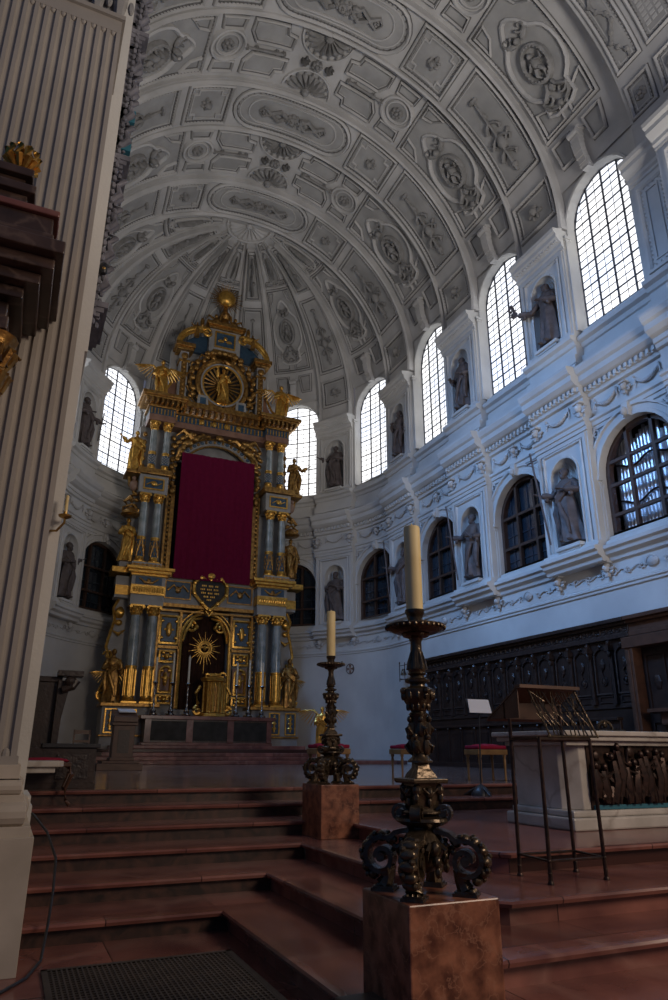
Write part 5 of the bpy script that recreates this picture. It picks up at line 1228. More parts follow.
b = MB(); b.box((0, -.42, .72), (.34, .06, .95)); b.tube([(0, -.47, .4), (0, -.47, 1.1)], .025, 6); b.tube([(-.1, -.47, .85), (.1, -.47, .85)], .025, 6); b.build('door', 'darkgold', t)
# altar candlesticks
def small_stick(loc, label):
    t = thing('altar_candlestick', label, 'candlestick', loc, 0, 'silver candlesticks on the high altar')
    b = MB(); b.lathe([(.17, .0), (.18, .04), (.10, .10), (.12, .18), (.07, .26), (.035, .34), (.06, .42), (.03, .50), (.025, .75), (.055, .82), (.03, .9), (.025, 1.12), (.05, 1.2), (.12, 1.25), (.11, 1.28), (.03, 1.29)], n=10)
    for k in range(3): a = 2*pi*k/3-pi/2; b.ell((.17*cos(a), .17*sin(a), .05), (.05, .05, .05), 6, 5)
    b.build('stem', 'silver', t, smooth=True); return t
names = ['leftmost silver candlestick on the altar table', 'second silver candlestick from the left on the altar table', 'silver candlestick directly left of the tabernacle', 'silver candlestick directly right of the tabernacle', 'second silver candlestick from the right on the altar table', 'rightmost silver candlestick on the altar table']
base = None
for i, (u, ch) in enumerate(((-2.24, .95), (-1.56, 1.15), (-.92, 1.05), (1.12, .9), (1.66, 1.05), (2.24, .95))):
    lo = (AX+u, 28.62, 2.75)
    base = small_stick(lo, names[i]) if i == 0 else copy_thing(base, lo, 0, names[i])
    b = MB(); b.lathe([(.045, 0), (.045, ch-.02), (.02, ch), (.006, ch+.02), (.006, ch+.06)], n=10); o = b.build('altar_candle', 'waxw', None, smooth=True); o.location = (AX+u, 28.62, 4.04)
    tag(o, 'slim white candle on the '+names[i].replace(' on the altar table', ''), 'candle', 'candles on the high altar')
# figures of the altar
def afig(u, z, h, mb, label, d=.4, m='gold', wings=False, name='gilded_statue', rz=0, base=True, cat='statue', wk=.95):
    t = thing(name, label, cat, (AX+u, AY-d, z), rz, 'gilded figures of the high altar'); mb.build('body', m, t, smooth=True)
    if wings:
        for e in (-1, 1): w = wing(h*wk, e); w.build('wing', 'gold', t, smooth=True)
    return t
afig(-3.82, 3.22, 2.15, figure(2.15, mir(A_CHEST), A_BOOK, 21, beard=False), 'dark gilded winged figure beside the lower left columns of the altar', d=.55, m='darkgold', wings=True, wk=.62)
afig(3.80, 3.22, 2.15, figure(2.15, mir(A_BOOK), A_CHEST, 22, beard=False), 'dark gilded winged figure beside the lower right columns of the altar', d=.55, m='darkgold', wings=True, wk=.62)
afig(-3.78, 9.06, 1.95, figure(1.95, mir(A_CHEST), A_CHEST, 23, beard=False), 'gilded woman with raised forearms under the left canopy of the altar', d=.42)
afig(3.76, 9.06, 1.95, figure(1.95, mir(A_BOOK), A_DOWN, 24, beard=False), 'gilded figure under the right canopy of the altar', d=.42, m='darkgold')
afig(-3.80, 13.17, 2.0, figure(2.0, mir(A_OUT), A_CHEST, 25, beard=False), 'gilded woman standing before the left bright window', d=.5)
afig(3.82, 13.17, 2.0, figure(2.0, mir(A_CHEST), A_OUT, 26, beard=False), 'gilded figure stretching one arm towards the right bright window', d=.5, m='darkgold')
afig(-2.98, 16.95, 2.0, figure(2.0, mir(A_BOOK), A_CHEST, 27, beard=False), 'gilded angel with spread wings on the left end of the top cornice', d=.65, wings=True, name='gilded_angel', cat='angel')
afig(2.98, 16.95, 2.0, figure(2.0, mir(A_CHEST), A_BOOK, 28, beard=False), 'gilded angel with spread wings on the right end of the top cornice', d=.65, wings=True, name='gilded_angel', cat='angel')
afig(0, 17.42, 1.85, figure(1.85, ((-.17, -.06, .72), (-.20, -.12, .90), (-.2, -.3, .9)), A_CHEST, 29), 'gilded figure with one arm raised inside the round frame at the altar top', d=.52)
for e, w in ((-1, 'left'), (1, 'right')):
    afig(e*1.45, 20.28 if False else 20.85, .85, figure(.85, mir(A_OUT), A_OUT, 30, beard=False, fold=.05, cloak=False), 'small gilded putto on the %s curve of the broken gable' % w, d=.35, m='darkgold', name='gilded_putto', cat='putto')
# ================================================================ large bronze candlesticks on marble blocks
def leg(mb, a):
    """scroll leg in direction a: upper small volute, big outer volute, paw and pad"""
    T = Matrix.Rotation(a, 4, 'Z'); o = MB(); o.T = T
    ctl = [(.075, .36), (.10, .42), (.145, .445), (.155, .40), (.13, .385)]
    def rib(pts, w, t):
        # band of width w (tangential) and thickness t along a curve in (r,z)
        o.sweep(pts, [(0, -w), (t, -w), (t, w), (0, w)], closed=False, ax=(0, 2, 1))
    sp1 = [(.13+.032*cos(x), .415+.032*sin(x)) for x in [pi*.9-2*pi*1.1*k/14 for k in range(15)]]
    crv = [(.06, .27), (.10, .34), (.102, .40)]+sp1[1:9]
    rib([(.05, .25), (.085, .30), (.09, .36), (.092, .415)]+sp1[1:12], .030, .016)
    o.tube([(.13, -.035, .415), (.13, .035, .415)], .02, 10)
    c = (.245, .175)
    sp2 = spiral(c, .098, 1.35, 2.2, 28, .16, sgn=-1)
    rib([(.07, .31), (.11, .305), (.15, .295), (.18, .27)]+sp2, .050, .026)
    o.tube([(c[0], -.058, c[1]), (c[0], .058, c[1])], .026, 10)
    for k in range(7):
        x = rad(-60+30*k); o.ell((c[0]+.108*cos(x), 0, c[1]+.108*sin(x)), (.032, .052, .032), 8, 6)
        o.ell((c[0]+.125*cos(x+.2), .028*(-1)**k, c[1]+.125*sin(x+.2)), (.018, .020, .018), 6, 4)
    o.ell((.21, 0, .07), (.030, .035, .05), 8, 6); o.tube([(.225, 0, .12), (.215, 0, .07), (.235, 0, .03)], [.062, .042, .052], 8)
    for y in (-.028, 0, .028): o.ell((.262, y, .026), (.026, .013, .014), 6, 4)
    o.box((.235, 0, .008), (.135, .125, .016)); o.box((.235, 0, .02), (.115, .105, .012))
    for k in range(5): o.ell((.12+.02*k, .036*(-1)**k, .27-.018*k), (.018, .012, .016), 6, 4)
    o_ = len(mb.v); mb.v += o.v; mb.f += [tuple(i+o_ for i in f) for f in o.f]
def big_stick(name, label, loc, rz, k):
    t = thing(name, label, 'candlestick', loc, rz, 'bronze floor candlesticks'); t.scale = (k,)*3
    for i in range(4):
        m = MB(); leg(m, pi/4+i*pi/2); m.build('scroll_leg', 'bronze', t, smooth=True)
    b = MB(); b.lathe([(.02, .10), (.06, .115), (.085, .15), (.115, .21), (.125, .26), (.10, .30), (.075, .325), (.085, .34), (.13, .355), (.16, .375), (.155, .39), (.10, .40), (.085, .41)], n=28)
    for i in range(4):                            # masks between the legs
        a = i*pi/2; c, s_ = cos(a), sin(a)
        b.ell((.125*c, .125*s_, .235), (.035, .035, .045), 8, 6); b.ell((.14*c, .14*s_, .17), (.028, .028, .035), 8, 6); b.ell((.15*c, .15*s_, .12), (.02, .02, .03), 7, 5)
        for e in (-1, 1): b.tube([(.12*c-e*.03*s_, .12*s_+e*.03*c, .26), (.14*c-e*.06*s_, .14*s_+e*.06*c, .23), (.13*c-e*.05*s_, .13*s_+e*.05*c, .17)], [.014, .016, .006], 6)
    b.build('base_bowl', 'bronze', t, smooth=True)
    b = MB(); b.lathe([(.105, .41), (.10, .44), (.115, .55), (.12, .575)], n=4); b.lathe([(.155, .575), (.165, .585), (.165, .60), (.13, .605)], n=4); b.lathe([(.115, .41), (.125, .42), (.115, .43)], n=24)
    for i in range(4):
        a = i*pi/2+pi/4; c, s_ = cos(a), sin(a); b.ell((.105*c, .105*s_, .54), (.03, .03, .035), 8, 6); b.ell((.115*c, .115*s_, .50), (.018, .018, .03), 7, 5)
        a = i*pi/2; c, s_ = cos(a), sin(a); b.ell((.085*c, .085*s_, .525), (.028, .028, .035), 8, 6); b.ell((.085*c, .085*s_, .475), (.016, .016, .03), 7, 5)
        b.tube([(.10*c-.05*s_, .10*s_+.05*c, .55), (.10*c, .10*s_, .51), (.10*c+.05*s_, .10*s_-.05*c, .55)], .009, 6)
    b.build('square_die', 'bronze', t, smooth=False, bevel=.003)
    b = MB(); b.lathe([(.10, .605), (.085, .63), (.055, .66), (.05, .69), (.06, .70)], n=4); b.lathe([(.075, .69), (.075, .70), (.05, .72), (.045, .74)], n=24)
    for i in range(10):                           # cluster of little figures round the stem
        a = 2*pi*i/5+(.6 if i > 4 else 0); z_ = .80 if i < 5 else .90; c, s_ = cos(a), sin(a)
        b.ell((.05*c, .05*s_, z_-.02), (.026, .026, .05), 8, 6); b.ell((.062*c, .062*s_, z_+.035), (.017, .017, .02), 8, 6)
        b.tube([(.06*c, .06*s_, z_), (.085*cos(a+.3), .085*sin(a+.3), z_-.02), (.07*cos(a+.5), .07*sin(a+.5), z_-.055)], [.012, .011, .006], 6)
    b.lathe([(.03, .72), (.05, .75), (.055, .85), (.05, .95), (.06, .965), (.045, .98), (.05, .99), (.085, 1.04), (.098, 1.085), (.10, 1.11), (.085, 1.12), (.05, 1.13), (.045, 1.145), (.075, 1.155), (.078, 1.17), (.05, 1.18), (.042, 1.195), (.06, 1.205), (.05, 1.215)], n=24)
    for i in range(12):
        a = 2*pi*i/12; b.ell((.092*cos(a), .092*sin(a), 1.075), (.014, .014, .03), 6, 5); b.ell((.066*cos(a), .066*sin(a), 1.01), (.01, .01, .025), 6, 5)
    for i in range(4): a = i*pi/2; b.ell((.10*cos(a), .10*sin(a), 1.10), (.022, .022, .022), 7, 5)
    b.build('figured_stem', 'bronze', t, smooth=True)
    b = MB(); b.lathe([(.05, 1.215), (.056, 1.23), (.058, 1.25), (.045, 1.29), (.037, 1.33), (.034, 1.40), (.045, 1.425), (.08, 1.435), (.09, 1.45), (.06, 1.46)], n=24)
    for i in range(8): a = 2*pi*i/8; b.tube([(.057*cos(a), .057*sin(a), 1.23), (.05*cos(a), .05*sin(a), 1.28), (.036*cos(a), .036*sin(a), 1.34)], [.012, .010, .004], 5)
    b.build('shaft', 'bronze', t, smooth=True)
    b = MB(); b.lathe([(.06, 1.45), (.13, 1.458), (.175, 1.478), (.190, 1.50), (.186, 1.508), (.12, 1.488), (.05, 1.485)], n=40)
    for i in range(30): a = 2*pi*i/30; b.ell((.184*cos(a), .184*sin(a), 1.49), (.012, .012, .012), 6, 4)
    b.build('drip_pan', 'bronze', t, smooth=True)
    b = MB(); b.lathe([(.05, 1.485), (.042, 1.50), (.05, 1.52), (.046, 1.55), (.054, 1.57), (.062, 1.585), (.062, 1.605), (.05, 1.606)], n=24); b.build('candle_socket', 'bronze', t, smooth=True)
    return t
def big_candle(loc, r, h, label):
    b = MB(); b.lathe([(r*.98, 0), (r, .01), (r*1.0, h*.6), (r*1.0, h-.015), (r*.9, h-.002), (r*.5, h-.008), (r*.12, h-.01), (.004, h+.02)], n=28); o = b.build('pillar_candle', 'wax', None, smooth=True); o.location = loc; tag(o, label, 'candle')
    o.rotation_euler = (0, 0, 0); return o
def block(name, cx, cy, wx, wy, z0, z1, label):
    t = thing(name, label, 'pedestal', (cx, cy, z0)); b = MB(); b.box((0, 0, (z1-z0)/2), (wx, wy, z1-z0)); b.build('marble_body', 'redp', t, bevel=.008); return t
ZF = 1.47-.70
tag_ = 0
def solid(name, cx, cy, wx, wy, z0, z1, label):
    b = MB(); b.box((0, 0, (z1-z0)/2), (wx, wy, z1-z0)); o = b.build(name, 'redp', None, bevel=.008); o.location = (cx, cy, z0); tag(o, label, 'pedestal', 'red marble blocks under the candlesticks'); return o
solid('marble_pedestal', 2.145, 3.53, .53, .50, .165, ZF, 'large red marble block in the foreground carrying the big candlestick')
solid('marble_pedestal', 3.755, 8.40, .50, .60, .495, 1.085, 'red marble block farther back at the corner of the steps')
big_stick('floor_candlestick', 'big ornate bronze candlestick in the foreground with four scroll legs', (2.125, 3.53, ZF), 0, .93)
big_candle((2.125, 3.53, ZF+1.606*.93), .050, .52, 'thick yellow candle on the foreground candlestick')
def _copy_stick():
    src = [o for o in bpy.data.objects if o.name == 'floor_candlestick'][0]
    return copy_thing(src, (3.76, 8.40, 1.085), 0, 'smaller looking bronze candlestick farther back, in front of the white apse wall', .97)
_copy_stick()
big_candle((3.76, 8.40, 1.085+1.606*.97), .058, .59, 'thick yellow candle on the farther candlestick')
for k, z_ in enumerate((.165, .245)):
    b = MB(); b.box((0, 0, .037), (.22+.02*(1-k), .16, .074)); o = b.build('black_block', 'blackp', None, bevel=.01); o.location = (1.76+.02*k, 3.60, z_)
    tag(o, ['lower black block stacked beside the foreground pedestal', 'upper black block stacked beside the foreground pedestal'][k], 'block', 'black blocks beside the pedestal')
# ================================================================ the left choir pier and what hangs there
wl = MB(); wl.bx(-1.6, -.25, 7.2, 19.9, .9, 19.6); wl.build('choir_side_wall', 'plaster', roots[2])
b = MB()
pts = [(-3.2, 7.1)]; xr = .10; pitch_ = .106; n_ = 26
fl = []
x = xr; fl.append((xr, 7.1)); fl.append((xr, 6.1))
for j in range(n_):
    a0 = xr-.045-j*pitch_
    for k in range(7):
        t = pi*k/6; fl.append((a0-.034+.034*cos(t), 6.1+.030*sin(t)))
fl.append((-3.2, 6.1)); fl.append((-3.2, 7.1))
b.prism(fl, 1.40, 9.12)
lp = b.build('wall_pier', 'warmstone', None, kind='structure')
b = MB()
for j in range(n_):
    a0 = xr-.045-j*pitch_-.034; b.ell((a0, 6.125, 9.13), (.036, .028, .05), 8, 5); b.ell((a0, 6.118, 1.43), (.034, .02, .05), 8, 5)
b.bx(-3.2, xr+.0, 6.098, 7.1, 9.12, 9.3); b.bx(-3.2, xr+.03, 6.06, 7.1, 9.3, 9.36); b.bx(-3.2, xr+.015, 6.08, 7.1, 1.36, 1.42)
b.build('pier_neck', 'warmstone', lp)
b = MB(); b.bx(-3.2, xr-.02, 6.12, 7.1, 9.36, 12.5)
R = random.Random(3)
for row in range(5):
    for j in range(14):
        x_ = xr-.05-.24*j-.12*(row % 2); z_ = 9.5+.36*row
        b.tube([(x_, 6.12, z_-.15), (x_, 6.04-.01*row, z_+.05), (x_+.02, 5.98-.02*row, z_+.2), (x_, 5.94-.02*row, z_+.13)], [.05, .08, .06, .02], 6); b.ell((x_+.12, 6.06, z_), (.04, .05, .09), 6, 4)
b.bx(-3.3, xr+.22, 5.85, 7.2, 11.4, 11.7); b.build('pier_capital', 'relief', lp, smooth=False)
b = MB(); pf = [(xr+.03, 1.36), (xr+.05, 1.30), (xr+.05, 1.24)]
b.bx(-3.2, .14, 6.04, 7.14, 1.26, 1.36); b.bx(-3.2, .17, 6.01, 7.17, 1.12, 1.22)
for r_, z_, rr in ((.15, 1.20, .055), (.19, 1.02, .085)):
    b.tube([(-3.2, 6.03-(r_-.15), z_), (r_-.0, 6.03-(r_-.15), z_), (r_, 7.1, z_)], rr, 12)
b.bx(-3.2, .19, 6.0, 7.2, 1.05, 1.15); b.bx(-3.2, .26, 5.92, 7.2, .86, .94); b.bx(-3.2, .29, 5.88, 7.25, 0, .87); b.build('pier_base', 'beige', lp, smooth=False, bevel=.008)
# the recessed pier edge behind, catching the blue light
b = MB(); b.bx(-3, .215, 7.12, 8.2, 0, 5.6); b.bx(-3, .245, 7.12, 8.2, 5.6, 20); b.bx(-3, .30, 7.1, 8.22, 0, 1.0)
b.bx(-3, .28, 7.08, 8.2, 1.0, 1.08); rp = b.build('wall_pier', 'plaster', None, kind='structure')
b = MB(); R = random.Random(9)
z_ = 6.3; k = 0
while z_ < 17:
    w_ = .255+.017*(z_-6.2)
    b.bx(.0, w_+.0, 7.32, 8.1, z_-.25, z_+.25)
    for y_ in (7.30, 7.22):                      # beaded vertical edges
        for q in range(4): b.ell((w_+(.0 if y_ < 7.25 else .05), y_+.06, z_-.2+.11*q), (.03, .03, .045), 6, 4)
    if k % 5 == 0:
        b.bx(.0, w_+.15, 7.26, 8.1, z_, z_+.07); b.bx(.0, w_+.11, 7.28, 8.1, z_-.06, z_); b.bx(.0, w_+.07, 7.3, 8.1, z_-.11, z_-.06)
    else:
        y_ = 7.34; x_ = w_+.03
        b.tube([(x_-.06, y_, z_-.22), (x_+.06, y_-.06, z_-.10), (x_+.02, y_-.04, z_+.03), (x_+.09, y_-.06, z_+.12), (x_+.03, y_, z_+.2)], [.03, .05, .035, .04, .012], 7)
        b.tube([(x_, y_+.1, z_-.15), (x_+.08, y_+.12, z_), (x_+.03, y_+.14, z_+.15)], [.03, .05, .015], 6)
        if k % 2: b.ell((x_+.03, y_-.05, z_-.02), (.045, .05, .06), 8, 6); b.ell((x_+.03, y_-.07, z_+.07), (.03, .035, .04), 8, 6)
    z_ += .44; k += 1
b.build('carved_ornament', 'purplegrey', rp, smooth=True)
b = MB()
for z_, y_ in ((9.2, 7.36), (8.72, 7.36)): b.bx(.2, .40+.014*(z_-6.2), y_-.04, y_+.05, z_, z_+.20)
b.build('painted_inset', 'teal', rp)
t = thing('spot_lamp', 'tiny black spotlight bracketed to the carved pier edge', 'lamp', (.30, 7.22, 6.72))
b = MB(); b.lathe([(.03, 0), (.045, .02), (.045, .12), (.03, .14)], n=12); b.tube([(-.06, .03, .07), (0, 0, .07)], .012, 6); b.build('housing', 'blackp', t, smooth=True)
b = MB(); b.ell((0, -.042, .05), (.02, .012, .02), 8, 6); b.build('lens', 'brass', t, smooth=True)
# side-altar entablature of brown marble
t = thing('side_altar_entablature', 'dark brown marble cornice of a side altar jutting in at the left edge', 'altar cornice', (0, 5.95, 0))
for x1, y0, z0, z1, m_ in ((-.44, -.54, 4.66, 4.78, 'brownm'), (-.46, -.52, 4.78, 4.92, 'brownm'), (-.36, -.62, 4.92, 5.02, 'brownm'), (-.25, -.72, 5.02, 5.12, 'brownm'), (-.16, -.82, 5.12, 5.22, 'brownm'), (-.10, -.92, 5.22, 5.34, 'brownm'), (-.20, -.84, 5.34, 5.44, 'brownm'), (-.22, -.80, 5.44, 5.62, 'brownm'), (-.18, -.84, 5.62, 5.68, 'redm')):
    b = MB(); b.bx(-3, x1, y0, .12, z0, z1); b.build('cornice_course', m_, t, bevel=.012)
b = MB(); b.bx(-3, -.46, -.62, .1, 5.68, 5.92); b.bx(-3, -.40, -.68, .1, 5.92, 6.0); b.bx(-3, -.50, -.6, .1, 6.0, 6.1); b.bx(-3, -.44, -.66, .1, 6.1, 6.18); b.build('attic_block', 'brownm', t, bevel=.01)
b = MB(); b.lathe([(.14, 4.35), (.12, 4.42), (.10, 4.30), (.10, 3.9)], (-.52, -.45, 0), 14); b.lathe([(.12, .0), (.12, 3.8)], (-.55, -.45, .4), 14); b.build('column', 'brownm', t, smooth=True)
b = MB()
for j in range(10):
    a = 2*pi*j/10
    for z_, rr in ((4.25, .15), (4.45, .18)): b.tube([(-.52+.10*cos(a), -.45+.10*sin(a), z_-.12), (-.52+rr*cos(a), -.45+rr*sin(a), z_+.03), (-.52+(rr+.03)*cos(a), -.45+(rr+.03)*sin(a), z_)], [.03, .035, .015], 6)
b.lathe([(.11, 4.05), (.12, 4.5), (.18, 4.6)], (-.52, -.45, 0), 12); b.build('capital', 'darkgold', t, smooth=True)
t = thing('gilt_vase', 'gilded leafy flame vase on top of the brown marble cornice', 'vase', (-.56, 5.42, 6.18))
b = MB(); b.lathe([(.08, 0), (.05, .03), (.06, .06), (.11, .10)], n=12); b.build('foot', 'darkgold', t, smooth=True)
b = MB()
for j in range(11):
    a = 2*pi*j/11; b.tube([(.06*cos(a), .06*sin(a), .06), (.13*cos(a), .13*sin(a), .13), (.13*cos(a), .13*sin(a), .22), (.09*cos(a), .09*sin(a), .27)], [.02, .035, .03, .008], 6)
for j in range(6): a = 2*pi*j/6; b.tube([(.03*cos(a), .03*sin(a), .1), (.06*cos(a), .06*sin(a), .22), (.03*cos(a), .03*sin(a), .32)], [.03, .035, .01], 6)
b.build('leaf_cup', 'gold', t, smooth=True)
# wall sconce on the pier
t = thing('wall_sconce', 'small brass sconce with a short candle on the left pier', 'sconce', (.24, 7.08, 3.62))
b = MB(); b.tube([(-.12, .04, -.10), (-.06, -.06, -.12), (.0, -.1, -.04), (0, -.1, .0)], .012, 7); b.lathe([(.02, 0), (.06, .02), (.065, .035), (.02, .04), (.02, .07)], (0, -.1, 0), 12); b.build('arm', 'brass', t, smooth=True)
b = MB(); b.lathe([(.016, .07), (.016, .24), (.004, .25)], (0, -.1, 0), 10); o = b.build('sconce_candle', 'wax', None, smooth=True); o.location = (.24, 7.08, 3.62); tag(o, 'short candle in the brass sconce on the left pier', 'candle')
# ================================================================ furniture of the choir, left side
t = thing('celebrant_stall', 'tall dark wooden high-backed stall with carved scroll at its top, left', 'stall', (.1, 11.1, .99))
b = MB(); b.bx(.02, .52, .15, .22, 0, 1.48); b.bx(.0, .56, .12, .25, 1.42, 1.50)
b.bx(.0, .08, -.5, .2, 0, 1.4); b.build('back_panel', 'wood', t, bevel=.008)
b = MB(); b.prism([(.50, 0), (.58, 0), (.60, .9), (.66, 1.3), (.72, 1.42), (.50, 1.45)], .05, .24, ax=(0, 2, 1)); b.build('side_wing', 'wood', t, bevel=.008)
b = MB(); b.bx(.48, .84, -.05, .28, 1.50, 1.58); b.tube([(.56, 0, 1.3), (.70, 0, 1.36), (.76, 0, 1.45)], [.05, .07, .06], 8); b.ell((.66, .0, 1.42), (.08, .1, .08), 8, 6); b.build('scroll_cresting', 'woodc', t, bevel=.005)
b = MB(); b.bx(.05, .56, -.4, .15, .36, .46); b.build('seat', 'wood', t)
t = thing('kneeling_desk', 'low dark wooden desk with a flat top in front of the high-backed stall', 'desk', (.1, 10.35, .99))
b = MB(); b.bx(.35, 1.08, -.22, .22, .50, .555); b.build('desk_top', 'woodm' if False else 'blackp', t, bevel=.008)
b = MB(); b.bx(.05, 1.04, -.18, .18, 0, .50); b.bx(.0, 1.06, -.2, .2, 0, .06); b.build('desk_body', 'wood', t, bevel=.006)
b = MB(); b.bx(.55, .95, -.2, -.18, .12, .42); b.build('desk_panel', 'woodc', t, bevel=.004)
t = thing('stool', 'low seat with dark red cushion and curved legs beside the fluted pier', 'stool', (.48, 9.75, .825))
b = MB(); b.box((0, 0, .47), (.62, .40, .05)); b.build('seat_frame', 'woodm', t, bevel=.01); b = MB(); b.ell((0, 0, .51), (.30, .19, .045), 16, 6); b.build('seat_cushion', 'cushion', t, smooth=True)
for e in (-1, 1):
    for f in (-1, 1):
        b = MB(); b.tube([(e*.28, f*.15, .46), (e*.33, f*.17, .36), (e*.27, f*.15, .2), (e*.29, f*.16, .06), (e*.34, f*.17, .012)], [.028, .03, .022, .018, .024], 8); b.build('leg', 'woodm', t, smooth=True)
t = thing('marble_credence', 'pale marble shelf table projecting from behind the pier base', 'side table', (.2, 8.55, .495))
b = MB(); b.prism([(-.35, -.3), (.36, -.3), (.41, -.22), (.41, .22), (.36, .3), (-.35, .3)], .80, .86); b.prism([(-.33, -.25), (.33, -.25), (.33, .25), (-.33, .25)], .74, .80); b.build('table_slab', 'creamm', t, bevel=.01)
b = MB(); b.lathe([(.16, 0), (.17, .05), (.10, .12), (.08, .3), (.12, .5), (.15, .62), (.2, .74)], (-.15, 0, 0), 16); b.build('baluster', 'creamm', t, smooth=True)
t = thing('ambo', 'brown wooden reading desk with sloping top on a small platform', 'reading desk', (2.72, 19.0, .99))
b = MB(); b.bx(-.62, .48, -.5, .5, 0, .16); b.bx(-.50, .40, -.42, .42, .16, .22); b.build('platform', 'woodm', t, bevel=.01)
b = MB(); b.bx(-.26, .26, -.22, .22, .22, 1.08); b.bx(-.32, .32, -.28, .28, 1.06, 1.14); b.bx(-.3, .3, -.26, .26, .22, .30); b.build('body', 'woodm', t, bevel=.01)
b = MB(); b.bx(-.14, .14, -.235, -.22, .4, .95); b.build('panel', 'wood', t); 
b = MB(); b.prism([(-.36, 1.14), (.36, 1.14), (.36, 1.48), (-.36, 1.26)], -.3, .3, ax=(1, 2, 0)); b.build('book_rest', 'woodm', t, bevel=.01)
b = MB(); b.box((0, 0, 0), (.42, .30, .02)); o = b.build('open_paper', 'paper', None); o.location = (2.76, 19.0, 2.42); o.rotation_euler = (rad(17), 0, .05); tag(o, 'white paper lying on the brown wooden reading desk', 'paper')
def chair(loc, rz, label):
    t = thing('wooden_chair', label, 'chair', loc, rz)
    b = MB(); b.box((0, 0, .44), (.44, .42, .04)); b.build('seat', 'woodm', t, bevel=.008)
    for e in (-1, 1):
        for f in (-1, 1): b = MB(); b.box((e*.19, f*.18, .21), (.04, .04, .42)); b.build('leg', 'woodm', t)
        b = MB(); b.box((e*.19, .2, .70), (.04, .03, .52)); b.build('back_post', 'woodm', t)
    b = MB(); b.box((0, .2, .90), (.42, .03, .10)); b.box((0, .2, .68), (.42, .025, .06)); b.build('back_rail', 'woodm', t)
chair((1.80, 19.3, .99), .1, 'small plain wooden chair left of the wooden reading desk')
# ================================================================ the free-standing altar, book stand and stools, right side
ZP = .66
t = thing('people_altar', 'pale marble free-standing altar with a dark bronze relief front', 'altar', (5.75, 6.38, ZP))
b = MB(); b.prism([(-.02, -.01), (4.2, -.01), (4.2, 1.16), (-.02, 1.16)], 0, .13); b.prism([(.03, .04), (4.1, .04), (4.1, 1.1), (.03, 1.1)], .13, .20); b.build('plinth', 'creamm', t, bevel=.02)
b = MB(); b.prism([(.08, .28), (.08, 1.05), (4.0, 1.05), (4.0, .10), (.24, .10)], .2, .88); b.build('altar_body', 'creamm', t, bevel=.01)
b = MB(); b.prism([(-.10, -.08), (4.4, -.08), (4.4, 1.25), (-.10, 1.25)], .985, 1.04); b.prism([(-.06, -.04), (4.35, -.04), (4.35, 1.2), (-.06, 1.2)], .93, .985); b.prism([(.0, .02), (4.1, .02), (4.1, 1.12), (.0, 1.12)], .88, .93); b.build('table_slab', 'creamm', t, bevel=.012)
b = MB(); b.bx(.34, 3.5, .08, .10, .20, .88); o = b.build('relief_plate', 'iron', t)
q = MB(); R = random.Random(4)
for k in range(26):
    x_ = .42+.115*k+R.uniform(-.02, .02); hh = R.uniform(.26, .50); z0 = .28+(.0 if k % 3 else .06)
    q.tube([(x_, .06, z0), (x_+R.uniform(-.05, .05), .03, z0+hh*.5), (x_+R.uniform(-.04, .04), .04, z0+hh)], [.06, .07, .045], 7); q.ell((x_+R.uniform(-.02, .02), .02, z0+hh+.045), (.036, .038, .045), 8, 6)
    q.tube([(x_, .03, z0+hh*.85), (x_+R.choice((-.10, .10)), .0, z0+hh*.7), (x_+R.choice((-.14, .14)), .01, z0+hh*R.uniform(.5, 1.15))], [.028, .022, .014], 6)
    for e in (-.03, .03): q.tube([(x_+e, .05, z0+.15), (x_+e*2+R.uniform(-.03, .03), .02, z0+.05), (x_+e*1.5, .02, z0-.02)], [.04, .03, .02], 6)
    q.tube([(x_-.05, .05, z0+hh*.6), (x_+.02, .015, z0+hh*.4), (x_+.07, .04, z0+hh*.1)], [.03, .03, .015], 6)
for k in range(60):
    q.ell((R.uniform(.42, 3.4), .05, R.uniform(.27, .82)), (R.uniform(.03, .07), .035, R.uniform(.03, .07)), 7, 5)
q.build('relief_figures', 'iron', o, smooth=True)
q = MB(); q.bx(.36, 3.45, .05, .08, .205, .25); q.build('relief_ground', 'teal', o)
t = thing('missal_stand', 'small dark stand lying on the pale marble altar', 'book stand', (6.9, 6.95, ZP+1.04))
b = MB(); b.box((0, 0, .02), (.42, .24, .03)); b.build('base', 'blackp', t); b = MB(); b.tube([(.12*cos(a), 0, .04+.10*sin(a)) for a in [pi*k/10 for k in range(11)]], .018, 7); b.ell((0, 0, .10), (.04, .03, .05), 8, 6); b.build('arch', 'bronze', t, smooth=True)
# iron lectern
t = thing('iron_lectern', 'openwork wrought iron lectern with slanting twig grille, standing on the steps', 'lectern', (4.33, 5.02, .495))
ft = {'fl': (-.30, -.21), 'bl': (-.26, .21), 'fr': (.27, -.21), 'br': (.32, .19)}
for nme, (x_, y_) in ft.items():
    b = MB(); b.tube([(x_, y_, 0), (x_*.99, y_, .13), (x_*.95, y_*.98, 1.08 if y_ < 0 else 1.38)], [.018, .017, .016], 8); b.lathe([(.026, 0), (.026, .015), (.014, .03), (.014, .07), (.020, .08), (.014, .09)], (x_, y_, 0), 12); b.ell((x_*.99, y_, .165), (.02, .02, .02), 8, 6); b.build('leg', 'iron', t, smooth=True)
b = MB(); c = ['fl', 'fr', 'br', 'bl']
for z_, s_, r_ in ((.165, .99, .011), (1.08, .955, .018)):
    b = MB()
    for i in range(4):
        p, q = ft[c[i]], ft[c[(i+1) % 4]]; b.tube([(p[0]*s_, p[1]*s_, z_), (q[0]*s_, q[1]*s_, z_)], r_, 6)
    b.build('frame_bar', 'iron', t, smooth=True)
def tri(u, v): return (u*.30, -.27+.24*v, 1.13+.30*v)
b = MB(); 
rg = [(-.28, .02), (.33, .02)]
